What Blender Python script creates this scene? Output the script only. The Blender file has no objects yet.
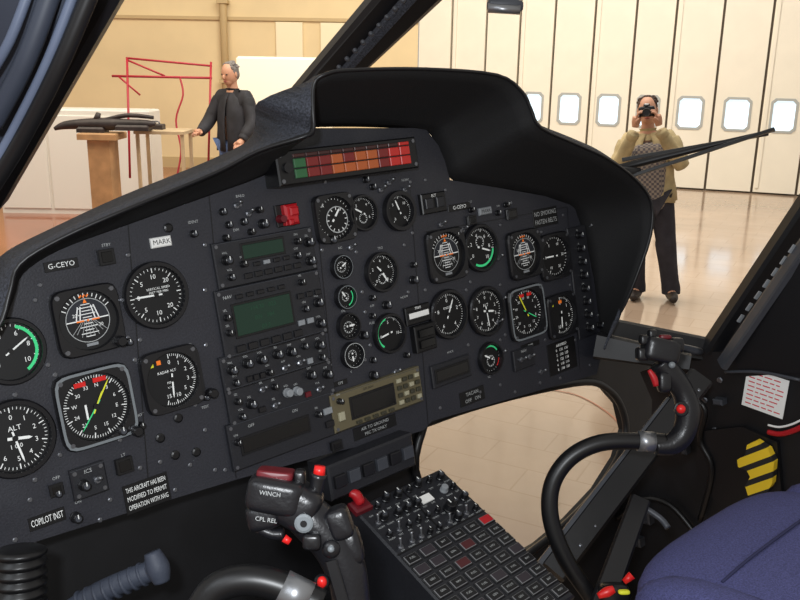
import bpy, math, random
from mathutils import Vector as V, Matrix
from mathutils.geometry import tessellate_polygon
random.seed(3)
FP=850.0; H=1.94
p=math.atan(233/850); r=math.radians(1.0)
R0=V((1,0,0)); U0=V((0,math.sin(p),math.cos(p))); F=V((0,math.cos(p),-math.sin(p)))
R=R0*math.cos(r)+U0*math.sin(r); U_=U0*math.cos(r)-R0*math.sin(r)
C=V((0,0,H))
scn=bpy.context.scene; col=scn.collection
cd=bpy.data.cameras.new('camera_view'); cam=bpy.data.objects.new('camera_view',cd); col.objects.link(cam)
cd.lens=FP/800*36; cd.sensor_width=36; cd.clip_start=.02
cam.matrix_world=Matrix((( R.x,U_.x,-F.x,C.x),(R.y,U_.y,-F.y,C.y),(R.z,U_.z,-F.z,C.z),(0,0,0,1)))
scn.camera=cam
scn.view_settings.view_transform='Standard'
def ray(x,y): return R*((x-400)/FP)+U_*((300-y)/FP)+F
def at(x,y,z): return C+ray(x,y)*z
def proj(W):
    d=W-C; z=d.dot(F); return (400+FP*d.dot(R)/z, 300-FP*d.dot(U_)/z, z)
def G(x,y):
    d=ray(x,y); return C+d*(-C.z/d.z)
def cw(c): return R*c[0]+U_*c[1]+F*c[2]
def FM(o,X,Y,Z): return Matrix(((X.x,Y.x,Z.x,o.x),(X.y,Y.y,Z.y,o.y),(X.z,Y.z,Z.z,o.z),(0,0,0,1)))
class Fr:
    def __init__(s,o,X,Y,Z): s.o=o;s.X=X;s.Y=Y;s.Z=Z;s.M=FM(o,X,Y,Z);s.I=s.M.inverted()
    def w(s,x,y,off=0):
        d=ray(x,y); t=((s.o+s.Z*off-C).dot(s.Z))/d.dot(s.Z); return C+d*t
    def px(s,x,y,off=0): return s.I@s.w(x,y,off)
    def at(s,x,y,off=0): return FM(s.w(x,y,off),s.X,s.Y,s.Z)
    def size(s,x,y,w,h,off=0):
        W=s.w(x,y,off); a=proj(W); b=proj(W+s.X*.01); c=proj(W+s.Y*.01)
        return w/(abs(b[0]-a[0])/.01), h/(abs(c[1]-a[1])/.01)
k=.000762
n=cw((-850*k,24.65*k,1005.3*k)); nl=n.length; nh=n/nl
PNZ=-nh; PX=cw((1013,270,850)); PX=(PX-PNZ*PX.dot(PNZ)).normalized(); PY=PNZ.cross(PX)
PN=Fr(C+nh*(1/nl),PX,PY,PNZ); PN=Fr(PN.w(300,330),PX,PY,PNZ)
a=math.radians(30); D=PNZ*math.cos(a)-PY*math.sin(a)
CN=Fr(PN.w(440,466,.02),PX,-D,PX.cross(-D))
SD=Fr(PN.w(650,345),PNZ,PY,-PX)

# ---------- materials
def lin(c): return tuple(((v/255)/12.92 if v/255<=.04045 else ((v/255+.055)/1.055)**2.4) for v in c)+(1,)
MC={}
def mat(name,rgb,rough=.5,metal=0,em=0,bump=0,bs=200,var=0,spec=.5,coat=0,det=4,rv=0):
    if name in MC: return MC[name]
    m=bpy.data.materials.new(name); m.use_nodes=True; nt=m.node_tree; b=nt.nodes['Principled BSDF']
    c=lin(rgb); b.inputs['Base Color'].default_value=c; b.inputs['Roughness'].default_value=rough; b.inputs['Metallic'].default_value=metal
    b.inputs['Specular IOR Level'].default_value=spec; b.inputs['Coat Weight'].default_value=coat
    if em: b.inputs['Emission Color'].default_value=c; b.inputs['Emission Strength'].default_value=em
    if bump or var:
        tc=nt.nodes.new('ShaderNodeTexCoord'); nz=nt.nodes.new('ShaderNodeTexNoise'); nz.inputs['Scale'].default_value=bs; nz.inputs['Detail'].default_value=det
        nt.links.new(tc.outputs['Object'],nz.inputs['Vector'])
        if bump:
            bp=nt.nodes.new('ShaderNodeBump'); bp.inputs['Strength'].default_value=bump; bp.inputs['Distance'].default_value=.002
            nt.links.new(nz.outputs['Fac'],bp.inputs['Height']); nt.links.new(bp.outputs['Normal'],b.inputs['Normal'])
        if var:
            cr=nt.nodes.new('ShaderNodeValToRGB'); cr.color_ramp.elements[0].position=.35; cr.color_ramp.elements[1].position=.7
            cr.color_ramp.elements[0].color=tuple(v*(1-var) for v in c[:3])+(1,); cr.color_ramp.elements[1].color=tuple(min(1,v*(1+var)) for v in c[:3])+(1,)
            nt.links.new(nz.outputs['Fac'],cr.inputs['Fac']); nt.links.new(cr.outputs['Color'],b.inputs['Base Color'])
        if rv:
            n2=nt.nodes.new('ShaderNodeTexNoise'); n2.inputs['Scale'].default_value=14; n2.inputs['Detail'].default_value=8; nt.links.new(tc.outputs['Object'],n2.inputs['Vector'])
            m2=nt.nodes.new('ShaderNodeMapRange'); m2.inputs['From Min'].default_value=.35; m2.inputs['From Max'].default_value=.7; m2.inputs['To Min'].default_value=rough-rv; m2.inputs['To Max'].default_value=rough+rv
            nt.links.new(n2.outputs['Fac'],m2.inputs['Value']); nt.links.new(m2.outputs[0],b.inputs['Roughness'])
    MC[name]=m; return m
mPanel=mat('panel_paint',(45,46,53),.46,bump=.2,bs=420,var=.2,det=6,rv=.12)
mPanel2=mat('unit_paint',(34,35,40),.44,bump=.12,bs=400,var=.15,rv=.1)
mBlack=mat('black_plastic',(16,16,18),.38)
mBezel=mat('bezel_black',(23,23,26),.3)
mDial=mat('dial_black',(7,7,9),.6)
mWhite=mat('marking_white',(228,230,228),.6,em=.15)
mDimW=mat('legend_white',(175,178,178),.6)
mGreyM=mat('marking_grey',(140,144,148),.6)
mRim=mat('rim_grey',(120,126,130),.35)
mGreen=mat('marking_green',(60,205,130),.6,em=.25)
mYel=mat('marking_yellow',(215,215,50),.6,em=.15)
mOr=mat('marking_orange',(240,120,30),.6,em=.2)
mRed=mat('red_plastic',(180,25,34),.4)
mRedB=mat('red_button',(210,32,30),.35,em=.1)
mDRed=mat('dark_red_plastic',(100,20,30),.4)
mHood=mat('hood_fabric',(18,18,20),.78,bump=.35,bs=700,var=.4,det=3)
mHoodTop=mat('hood_top_texture',(56,59,68),.85,bump=.8,bs=350,var=.6)
mFrame=mat('frame_black',(20,20,23),.4,bump=.1,bs=80)
mFrame2=mat('frame_grey',(64,67,74),.4,var=.1,bs=30)
mPad=mat('frame_padding',(42,47,58),.5,var=.2,bs=12)
mPad2=mat('frame_strip',(80,88,106),.4,var=.2,bs=12)
mTub=mat('interior_unlit_black',(19,19,22),.5,var=.3,bs=20)  # lack of light inside the cockpit is put into this black
mLCD=mat('lcd_dark_green',(18,46,34),.25,em=.14)
mLCDt=mat('lcd_text',(28,66,46),.5,em=.12)
mScreen=mat('display_black',(8,9,11),.15)
mSilver=mat('silver_metal',(150,152,156),.35,.8)
mScrew=mat('screw_metal',(120,122,128),.3,.8)
mKnob=mat('knob_black',(20,20,23),.32)
mKhaki=mat('gps_bezel',(112,104,80),.4,.3)
mKey=mat('gps_key',(60,58,46),.4)
mKeyL=mat('gps_key_light',(170,165,140),.4)
mPlac=mat('placard_black',(14,14,16),.4)
mPlacW=mat('placard_white',(228,228,225),.5,em=.1)
mBlue=mat('seat_fabric',(84,86,136),.9,bump=1,bs=450,var=.3)
mPiping=mat('seat_piping',(44,46,82),.8)
mGrip=mat('stick_grip',(24,24,28),.32,bump=.15,bs=300)
mGripGrey=mat('grey_rubber',(60,66,80),.6,bump=.3,bs=150)

# ---------- mesh builder
TC={}
def tmesh(s):
    if s in TC: return TC[s]
    cu=bpy.data.curves.new('t','FONT'); cu.body=s; cu.size=1; cu.align_x='CENTER'; cu.align_y='CENTER'; cu.resolution_u=2
    o=bpy.data.objects.new('t',cu); col.objects.link(o); bpy.context.view_layer.update()
    me=bpy.data.meshes.new_from_object(o.evaluated_get(bpy.context.evaluated_depsgraph_get()))
    vs=[v.co.copy() for v in me.vertices]; fs=[list(q.vertices) for q in me.polygons]
    bpy.data.objects.remove(o); bpy.data.curves.remove(cu); bpy.data.meshes.remove(me)
    wd=max([v.x for v in vs]+[.01])-min([v.x for v in vs]+[0])
    TC[s]=(vs,fs,wd); return TC[s]
def cat(P,n=6):
    out=[]
    for i in range(len(P)-1):
        p0=P[max(i-1,0)];p1=P[i];p2=P[i+1];p3=P[min(i+2,len(P)-1)]
        for j in range(n):
            t=j/n; out.append([.5*((2*b)+(-a_+c)*t+(2*a_-5*b+4*c-d)*t*t+(-a_+3*b-3*c+d)*t**3) for a_,b,c,d in zip(p0,p1,p2,p3)])
    out.append(list(P[-1])); return out
class MB:
    def __init__(s): s.v=[];s.f=[];s.m=[];s.sm=[]
    def add(s,vs,fs,m,sm=False):
        b=len(s.v); s.v+= [tuple(v) for v in vs]
        for f in fs: s.f.append([i+b for i in f]); s.m.append(m); s.sm.append(sm)
    def box(s,cx,cy,z0,w,h,d,m,ch=0):
        a=w/2;b=h/2; z1=z0+d
        L=[(a,b,z0),(a,b,z1-ch)]+([(a-ch,b-ch,z1)] if ch else [])
        vs=[]
        for (x,y,z) in L: vs+=[(cx-x,cy-y,z),(cx+x,cy-y,z),(cx+x,cy+y,z),(cx-x,cy+y,z)]
        fs=[[3,2,1,0]]
        for l in range(len(L)-1):
            for i in range(4): j=(i+1)%4; fs.append([l*4+i,l*4+j,l*4+4+j,l*4+4+i])
        q=(len(L)-1)*4; fs.append([q,q+1,q+2,q+3]); s.add(vs,fs,m)
    def lathe(s,cx,cy,prof,m,seg=24,caps=True,sm=False):
        vs=[];fs=[]
        for (rr,z) in prof:
            for i in range(seg): t=2*math.pi*i/seg; vs.append((cx+rr*math.cos(t),cy+rr*math.sin(t),z))
        for l in range(len(prof)-1):
            for i in range(seg): j=(i+1)%seg; fs.append([l*seg+i,l*seg+j,(l+1)*seg+j,(l+1)*seg+i])
        if caps: fs.append(list(range(seg))[::-1]); fs.append([(len(prof)-1)*seg+i for i in range(seg)])
        s.add(vs,fs,m,sm)
    def bezel(s,ro,ri,h,m,sq=False,seg=48,zin=.001):
        def o(t,q):
            c,sn=math.cos(t),math.sin(t)
            if not sq: return (q*c,q*sn)
            kk=(abs(c)**7+abs(sn)**7)**(-1/7); return (q*kk*c,q*kk*sn)
        R_=[]
        for q,z,kind in ((ro,0,1),(ro,h*.7,1),(ro*.96,h,1),(ri*1.03,h,0),(ri,zin,0)):
            R_.append([(o(2*math.pi*i/seg,q) if kind else (q*math.cos(2*math.pi*i/seg),q*math.sin(2*math.pi*i/seg)))+(z,) for i in range(seg)])
        vs=[v for q in R_ for v in q]; fs=[]
        for l in range(4):
            for i in range(seg): j=(i+1)%seg; fs.append([l*seg+i,l*seg+j,(l+1)*seg+j,(l+1)*seg+i])
        s.add(vs,fs,m)
    def sqring(s,q0,q1,z,m,seg=48):
        vs=[]
        for q in (q0,q1):
            for i in range(seg):
                t=2*math.pi*i/seg; c,sn=math.cos(t),math.sin(t); kk=(abs(c)**7+abs(sn)**7)**(-1/7); vs.append((q*kk*c,q*kk*sn,z))
        s.add(vs,[[i,(i+1)%seg,seg+(i+1)%seg,seg+i] for i in range(seg)],m)
    def arc(s,r0,r1,a0,a1,z,m,seg=24,cx=0,cy=0):
        vs=[];fs=[]
        for i in range(seg+1):
            t=math.radians(a0+(a1-a0)*i/seg)
            vs+=[(cx+r0*math.sin(t),cy+r0*math.cos(t),z),(cx+r1*math.sin(t),cy+r1*math.cos(t),z)]
        for i in range(seg): fs.append([2*i,2*i+1,2*i+3,2*i+2])
        s.add(vs,fs,m)
    def tick(s,ang,r0,r1,w,z,m,cx=0,cy=0):
        t=math.radians(ang); dx,dy=math.sin(t),math.cos(t); nx,ny=dy*w/2,-dx*w/2
        s.add([(cx+dx*r0-nx,cy+dy*r0-ny,z),(cx+dx*r0+nx,cy+dy*r0+ny,z),(cx+dx*r1+nx,cy+dy*r1+ny,z),(cx+dx*r1-nx,cy+dy*r1-ny,z)],[[3,2,1,0]],m)
    def line(s,x0,y0,x1,y1,w,z,m):
        d=V((x1-x0,y1-y0,0)).normalized(); nx,ny=-d.y*w/2,d.x*w/2
        s.add([(x0-nx,y0-ny,z),(x1-nx,y1-ny,z),(x1+nx,y1+ny,z),(x0+nx,y0+ny,z)],[[0,1,2,3]],m)
    def poly(s,pts,z0,z1,m,holes=()):
        rings=[[V((q[0],q[1],0)) for q in pts]]+[[V((q[0],q[1],0)) for q in h] for h in holes]
        tri=tessellate_polygon(rings); flat=[v for q in rings for v in q]; nn=len(flat)
        vs=[(v.x,v.y,z0) for v in flat]+[(v.x,v.y,z1) for v in flat]; fs=[]
        for t in tri: fs.append(list(t)); fs.append([i+nn for i in t][::-1])
        b=0
        for q in rings:
            for i in range(len(q)): j=(i+1)%len(q); fs.append([b+i,b+j,b+j+nn,b+i+nn])
            b+=len(q)
        s.add(vs,fs,m)
    def text(s,t,cx,cy,z,size,m,rot=0,fit=None):
        vs,fs,wd=tmesh(t); sx=size
        if fit and wd*size>fit: sx=fit/wd
        c,sn=math.cos(math.radians(rot)),math.sin(math.radians(rot))
        s.add([(cx+(v.x*sx)*c-(v.y*size)*sn,cy+(v.x*sx)*sn+(v.y*size)*c,z) for v in vs],fs,m)
    def tube(s,pts,rad,m,seg=14,n=5,caps=True):
        if not hasattr(rad,'__len__'): rad=[rad]*len(pts)
        Q=cat([list(q)+[rr] for q,rr in zip(pts,rad)],n) if n>1 else [list(q)+[rr] for q,rr in zip(pts,rad)]
        ps=[V(q[:3]) for q in Q]; rs=[q[3] for q in Q]
        vs=[];fs=[];up=None
        for i,q in enumerate(ps):
            d=(ps[min(i+1,len(ps)-1)]-ps[max(i-1,0)]).normalized()
            if up is None: up=d.orthogonal().normalized()
            up=(up-d*up.dot(d)).normalized(); sd=d.cross(up)
            for j in range(seg): t=2*math.pi*j/seg; vs.append(q+(up*math.cos(t)+sd*math.sin(t))*rs[i])
        for i in range(len(ps)-1):
            for j in range(seg): l=(j+1)%seg; fs.append([i*seg+j,i*seg+l,(i+1)*seg+l,(i+1)*seg+j])
        if caps: fs.append(list(range(seg))[::-1]); fs.append([(len(ps)-1)*seg+j for j in range(seg)])
        s.add(vs,fs,m,True)
    def beam(s,A,B,wA,wB,th,side,m):
        A=V(A);B=V(B);d=(B-A).normalized(); sd=(side-d*side.dot(d)).normalized(); up=d.cross(sd)
        vs=[]
        for q,w in ((A,wA),(B,wB)):
            for (i,j) in ((-1,-.6),(-.8,-1),(.8,-1),(1,-.6),(1,.6),(.8,1),(-.8,1),(-1,.6)): vs.append(q+sd*w/2*i+up*th/2*j)
        fs=[[i,(i+1)%8,8+(i+1)%8,8+i] for i in range(8)]+[list(range(8))[::-1],list(range(8,16))]
        s.add(vs,fs,m)
    def ell(s,c,rad,m,M=None,e=1,nu=20,nv=12):
        vs=[];fs=[]
        def pw(x): return math.copysign(abs(x)**e,x)
        for i in range(nv+1):
            ph=-math.pi/2+math.pi*i/nv
            for j in range(nu):
                t=2*math.pi*j/nu; v=V((rad[0]*pw(math.cos(ph))*pw(math.cos(t)),rad[1]*pw(math.cos(ph))*pw(math.sin(t)),rad[2]*pw(math.sin(ph))))
                if M: v=M@v
                vs.append(v+V(c))
        for i in range(nv):
            for j in range(nu): l=(j+1)%nu; fs.append([i*nu+j,i*nu+l,(i+1)*nu+l,(i+1)*nu+j])
        s.add(vs,fs,m,True)
    def mesh(s,me,m,M=None):
        s.add([(M@v.co if M else v.co) for v in me.vertices],[list(q.vertices) for q in me.polygons],m,True)
    def data(s,name):
        me=bpy.data.meshes.new(name); me.from_pydata(s.v,[],s.f)
        ms=[]
        for m in s.m:
            if m not in ms: ms.append(m)
        for m in ms: me.materials.append(m)
        for q,m,sm in zip(me.polygons,s.m,s.sm): q.material_index=ms.index(m); q.use_smooth=sm
        me.update(); return me
    def obj(s,name,M=None,parent=None,world=False):
        me=s.data(name)
        if world and M is not None: me.transform(M.inverted())
        return place(name,me,M or Matrix.Identity(4),parent)
WM={}
def place(name,me,M,parent=None):
    o=bpy.data.objects.new(name,me); col.objects.link(o)
    if parent: o.parent=parent; o.matrix_parent_inverse=WM[parent.name].inverted()
    o.matrix_basis=M; WM[o.name]=M.copy(); return o
def T(v): return Matrix.Translation(v)
def root(name,M,label,cat_,group=None):
    e=bpy.data.objects.new(name,None); col.objects.link(e); e.empty_display_size=.05; e.matrix_basis=M; WM[e.name]=M.copy()
    e['label']=label; e['category']=cat_
    if group: e['group']=group
    return e
def tag(o,label,cat_): o['label']=label; o['category']=cat_; return o
def struct(o): o['kind']='structure'; return o

# ================= INSTRUMENT PANEL
IP=root('instrument_panel',PN.M,'charcoal helicopter instrument panel packed with round dials and radios','instrument panel')
L=lambda x,y,off=0: PN.px(x,y,off)
outl=[(-70,330),(-20,290),(24,268),(60,246),(125,221),(210,192),(250,178),(277,160),(285,128),(425,128),(442,150),(450,180),(500,188),(545,196),(574,206),(586,240),(594,280),(601,330),(602,352),(597,374),(520,396),(432,421),(424,430),(405,436),(335,452),(235,480),(130,512),(0,553),(-70,576)]
b=MB(); b.poly([L(*q) for q in outl],-.012,0,mPanel)
for (x,y) in [(40,285),(48,365),(128,255),(128,338),(140,340),(55,375),(135,360),(205,290),(206,345),(205,430),(120,440),(140,468),(190,465),(160,462),(30,500),(110,500),(205,245),(322,250),(356,252),(362,292),(365,312),(408,292),(404,245),(412,233),(425,180),(466,290),(500,285),(500,225),(541,232),(500,340),(545,340),(468,345),(505,335),(470,282),(425,290),(425,345),(595,350),(590,365),(500,385),(440,408),(540,383),(225,470),(15,540),(175,490),(90,440),(330,365),(370,345),(365,360),(541,285),(570,285),(575,340),(15,395),(240,205),(300,180),(325,182),(410,182),(445,190),(563,215),(35,300),(122,300),(190,345),(195,405),(150,410),(60,455),(35,480),(100,520),(215,470),(515,392),(560,378),(480,392)]:
    q=L(x,y); b.lathe(q[0],q[1],[(.0030,0),(.0030,.001),(.002,.0016)],mScrew,10)
for (x,y) in [(160,438),(178,418),(196,452),(175,455),(168,228)]:
    q=L(x,y); b.lathe(q[0],q[1],[(.006,0),(.006,.002),(.004,.003)],mBlack,12)
for (x,y,t) in [(106,245,'STBY'),(123,455,'LT'),(240,196,'BARO'),(236,230,'DIM'),(366,174,'TEST'),(405,180,'NORM'),(455,228,'OFF'),(498,206,'ON'),(510,203,'MSG'),(340,248,'NG'),(380,248,'TRQ'),(343,311,'OIL'),(372,306,'OFF'),(372,323,'FUEL'),(351,372,'V'),(489,377,'N2'),(404,297,'NORM'),(450,352,'MODE'),(598,315,'ON'),(586,222,'OFF'),(56,478,'OFF'),(78,502,'ON'),(205,407,'TEST'),(140,415,'HOT'),(193,222,'IDENT'),(470,202,'ALT'),(520,338,'SEL')]:
    q=L(x,y); b.text(t,q[0],q[1],.0004,.0050,mDimW)
def seam(mb,fr,x0,y0,x1,y1,w=.0012,m=mBlack):
    A=fr.px(x0,y0);B=fr.px(x1,y1); d=(B-A).normalized(); nn=V((-d.y,d.x,0))*w/2
    mb.add([(A.x-nn.x,A.y-nn.y,.0006),(B.x-nn.x,B.y-nn.y,.0006),(B.x+nn.x,B.y+nn.y,.0006),(A.x+nn.x,A.y+nn.y,.0006)],[[0,1,2,3]],m)
for s_ in [(209,196,236,478),(318,232,338,430),(567,208,580,372),(410,190,428,425),(128,225,150,505),(425,232,567,207)]: seam(b,PN,*s_)
b.obj('panel_face',PN.M,IP)

mDrum=mat('sky_drum',(34,37,44),.6)
def gauge(px,py,ph,sq=False,rim=None,nums=(),a0=0,sweep=360,ticks=36,green=None,red=None,needles=(),att=False,texts=(),ns=.26,sub=None,knob=None,flag=None,thick=.84,name='gauge'):
    M=PN.at(px,py); z=proj(M.translation)[2]; q=ph/2*z/FP*.97
    g=MB(); ri=(thick if not sq else .86)*q; g.bezel(q,ri,.009,mBezel,sq)
    if rim: g.arc(ri*1.03,ri*1.09,0,360,.0094,rim,48) if not sq else g.sqring(q*.97,q*.90,.0093,rim)
    if sq:
        for i in (-1,1):
            for j in (-1,1): g.lathe(i*q*.8,j*q*.8,[(.0028,.008),(.0028,.0098)],mScrew,8)
    go=g.obj(name,M,IP)
    d=MB(); d.lathe(0,0,[(ri*1.01,.001),(ri*1.01,.0025)],mDial,40)
    z1=.0029; rr=ri
    if att:
        d.arc(0,rr*.74,-90,90,z1,mDrum,24); d.arc(rr*.735,rr*.76,0,360,z1+.0008,mDimW,40)
        d.line(-rr*.73,rr*.02,rr*.73,rr*.02,rr*.04,z1+.0003,mWhite)
        for i in range(1,6):
            wd=rr*(.16 if i%2 else .3)
            d.line(-wd,i*rr*.11,wd,i*rr*.11,rr*.028,z1+.0003,mWhite); d.line(-wd,-i*rr*.11,wd,-i*rr*.11,rr*.028,z1+.0003,mWhite)
        for i in range(-4,5): d.line(i*rr*.05,rr*.0,i*rr*.15,-rr*(.55 if abs(i)<3 else .42),rr*.016,z1+.0003,mDimW)
        for i in (-3,-2,2,3): d.line(i*rr*.13,rr*.05,i*rr*.09,rr*.5,rr*.04,z1+.0003,mWhite)
        for i in range(-6,7): d.tick(i*10,rr*(.82 if i%3 else .78),rr*.94,rr*.028,z1,mWhite)
        d.poly([(-.07*rr,.60*rr),(.07*rr,.60*rr),(0,.75*rr)],z1+.0008,z1+.0009,mOr)
        for i in (-1,0,1): d.line(i*rr*.12-rr*.04,rr*.80,i*rr*.12+rr*.04,rr*.88,rr*.05,z1+.0006,mOr)
        d.line(-rr*.4,0,-rr*.14,0,rr*.05,z1+.0010,mOr); d.line(rr*.14,0,rr*.4,0,rr*.05,z1+.0010,mOr); d.lathe(0,0,[(rr*.04,z1),(rr*.04,z1+.0012)],mOr,10)
        d.text('20',-rr*.42,rr*.22,z1+.0004,rr*.16,mWhite); d.text('20',rr*.42,-rr*.22,z1+.0004,rr*.16,mWhite)
        d.box(0,-rr*.84,z1+.0003,rr*.4,rr*.1,.0003,mGreyM)
    else:
        for i in range(ticks+(1 if sweep<360 else 0)):
            an=a0+sweep*i/ticks; big=(len(nums) and i%max(1,ticks//max(1,len(nums)))==0)
            d.tick(an,rr*(.79 if big else .87),rr*.95,rr*(.032 if big else .018),z1,mWhite)
    for i,t in enumerate(nums):
        an=math.radians(a0+sweep*i/(len(nums) if sweep==360 else max(1,len(nums)-1)))
        d.text(str(t),rr*.64*math.sin(an),rr*.64*math.cos(an),z1,rr*ns*.95,mWhite)
    if green: d.arc(rr*.82,rr*.93,green[0],green[1],z1+.0004,mGreen)
    if red: d.arc(rr*.84,rr*.92,red[0],red[1],z1+.0004,mRedB)
    for (t,x,y,sz) in texts: d.text(t,x*rr,y*rr,z1+.0002,sz*rr*.92,mWhite)
    if sub:
        for (x,y,q2) in sub:
            d.lathe(x*rr,y*rr,[(q2*rr,z1),(q2*rr,z1+.0004)],mDial,20); d.arc(q2*rr*.96,q2*rr*1.04,0,360,z1+.0006,mDimW,24,x*rr,y*rr)
            for i in range(12): 
                d.tick(i*30,q2*rr*.75,q2*rr*.95,rr*.04,z1+.0006,mWhite,x*rr,y*rr)
    if flag: 
        for (x,y,w_,h_,m_) in flag: d.box(x*rr,y*rr,z1+.0003,w_*rr,h_*rr,.0003,m_)
    d.obj('dial_face',M,go)
    for i,(an,ln,w_,m_) in enumerate(needles):
        e=MB(); t=math.radians(an); dx,dy=math.sin(t),math.cos(t); w2=w_*rr/2; zz=.0042+.0006*i
        e.add([(-dx*rr*.22-dy*w2,-dy*rr*.22+dx*w2,zz),(-dx*rr*.22+dy*w2,-dy*rr*.22-dx*w2,zz),(dx*rr*ln*.8+dy*w2,dy*rr*ln*.8-dx*w2,zz),(dx*rr*ln,dy*rr*ln,zz),(dx*rr*ln*.8-dy*w2,dy*rr*ln*.8+dx*w2,zz)],[[0,1,2,3,4]],m_)
        e.lathe(0,0,[(rr*.09,zz-.001),(rr*.09,zz+.0004)],mBlack,12)
        e.obj('needle',M,go)
    if knob:
        e=MB(); e.lathe(0,0,[(.0065,0),(.0065,.010),(.005,.012)],mKnob,14); e.obj('adjust_knob',M@T((knob[0]*q,knob[1]*q,.007)),go)
    return go
gauge(10,351,70,nums=[0,2,4,6,8,10],a0=-130,sweep=260,ticks=26,green=(20,150),needles=[(60,.75,.06,mWhite)])
gauge(87,320,70,sq=True,att=True,knob=(.75,-.8))
gauge(155,295,70,nums=['0','5','10','20','','20','10','5'],a0=-90,sweep=360,ticks=40,texts=[('VERTICAL SPEED',.12,.22,.13),('FEET PER MIN',.12,.09,.13)],needles=[(-88,.8,.06,mWhite)],ns=.24)
gauge(14,438,82,nums=list(range(10)),ticks=50,texts=[('ALT',.05,.3,.24),('1 0 0',0,-.25,.2)],needles=[(170,.8,.06,mWhite),(100,.5,.09,mWhite)],ns=.22)
gauge(95,406,80,sq=True,rim=mRim,nums=['N','3','6','E','12','15','S','21','24','W','30','33'],a0=12,ticks=72,ns=.17,needles=[(35,.9,.045,mYel),(-140,.85,.035,mGreen),(30,.5,.04,mYel)],flag=[(-.35,.75,.35,.14,mRedB),(.25,.78,.4,.14,mRedB),(-.3,-.1,.06,.45,mWhite)],knob=(.85,-.9))
gauge(171,379,65,sq=True,rim=mBezel,nums=['0','1','2','3','5','10','15'],a0=0,sweep=200,ticks=40,texts=[('RADAR ALT',-.15,.32,.15),('FEET',-.1,-.1,.12),('X 100',-.1,-.28,.11)],needles=[(185,.7,.06,mWhite)],flag=[(-.75,.68,.28,.16,mYel),(-.4,.72,.16,.16,mOr)],knob=(1.15,-.75),ns=.22)
gauge(333,218,50,sq=True,ticks=30,rim=mBezel,sub=[(.15,-.1,.62)],needles=[(40,.55,.10,mWhite)],texts=[('NR',-.65,.65,.25)])
gauge(361,213,38,ticks=30,nums=[0,2,4,6],a0=-120,sweep=240,needles=[(-60,.7,.10,mWhite)],sub=[(0,-.35,.32)])
gauge(398,211,42,thick=.76,ticks=36,nums=[0,5,10,15],a0=-140,sweep=280,needles=[(-20,.8,.10,mWhite)],rim=mBezel)
gauge(340,267,26,ticks=18,needles=[(60,.7,.16,mWhite)],rim=mRim,sub=[(0,0,.5)])
gauge(380,272,42,ticks=36,nums=[0,2,4,6,8],a0=-140,sweep=280,needles=[(150,.75,.10,mWhite),(-40,.5,.08,mWhite)],sub=[(0,-.4,.3)])
gauge(344,297,26,ticks=18,needles=[(-30,.7,.16,mWhite)],rim=mRim,green=(60,160),sub=[(0,0,.4)])
gauge(347,326,28,ticks=18,needles=[(90,.7,.16,mWhite)],rim=mBezel,sub=[(0,-.1,.5)])
gauge(388,333,42,ticks=30,nums=[0,5,10],a0=-100,sweep=200,green=(215,350),needles=[(-100,.7,.10,mWhite)],rim=mBezel)
gauge(351,355,28,ticks=18,needles=[(180,.6,.16,mWhite)],rim=mDimW,sub=[(0,0,.45)])
gauge(445,255,54,sq=True,att=True)
gauge(479,248,50,nums=[0,2,4,6,8,10],a0=-120,sweep=260,ticks=36,green=(100,210),needles=[(110,.7,.08,mWhite)],sub=[(0,.3,.28)])
gauge(523,254,50,sq=True,att=True)
gauge(553,256,48,sq=True,nums=['0','5','10','20','20','10'],a0=-90,ticks=36,needles=[(-88,.7,.07,mWhite)],ns=.2)
gauge(447,314,52,nums=[0,2,4,6,8],a0=0,ticks=50,needles=[(30,.8,.07,mWhite)],texts=[('KNOTS',0,.3,.18)],rim=mBezel)
gauge(485,311,52,nums=list(range(10)),ticks=50,texts=[('ALT',0,.28,.22)],needles=[(175,.8,.06,mWhite),(100,.5,.09,mWhite)],ns=.22)
gauge(525,312,55,sq=True,rim=mRim,nums=['N','3','6','E','12','15','S','21','24','W','30','33'],a0=20,ticks=48,ns=.17,needles=[(-25,.9,.06,mYel),(120,.7,.04,mGreen)],flag=[(-.2,.75,.3,.14,mRedB),(.3,.75,.3,.14,mRedB)])
gauge(560,315,46,sq=True,nums=['0','1','2','5','10'],a0=0,sweep=200,ticks=30,flag=[(-.7,.65,.3,.18,mYel),(0,.7,.25,.16,mOr)],needles=[(185,.7,.08,mWhite)])
gauge(489,358,34,ticks=24,green=(-30,60),needles=[(-60,.7,.12,mWhite)],rim=mBezel,red=(100,140),sub=[(0,-.2,.4)])

def knobmesh(rr,h,m=mKnob,mark=True,top=None):
    e=MB(); e.lathe(0,0,[(rr*1.1,0),(rr*1.1,h*.25),(rr,h*.3),(rr*.9,h*.95),(rr*.75,h)],m,16)
    if top: e.lathe(0,0,[(rr*.62,h),(rr*.55,h+.0008)],top,14)
    if mark: e.box(0,rr*.5,h+.0008 if top else h,rr*.18,rr*.8,.0004,mWhite)
    return e.data('knob')
KS=knobmesh(.0042,.010);KM=knobmesh(.006,.012,top=mFrame2);KL=knobmesh(.009,.014); KW=knobmesh(.006,.010,mGreyM,False); KD=knobmesh(.0045,.008,mKnob,True,mFrame2)
def toggle():
    e=MB(); e.lathe(0,0,[(.0045,0),(.0045,.003),(.003,.004)],mScrew,10); e.tube([(0,0,.003),(0,.003,.010),(0,.006,.015)],[.0013,.0017,.0024],mSilver,8,2); return e.data('toggle_switch')
TG=toggle()
def btn(w,h,m,d=.004):
    e=MB(); e.box(0,0,0,w,h,d,m,.0008); return e.data('push_button')
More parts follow.
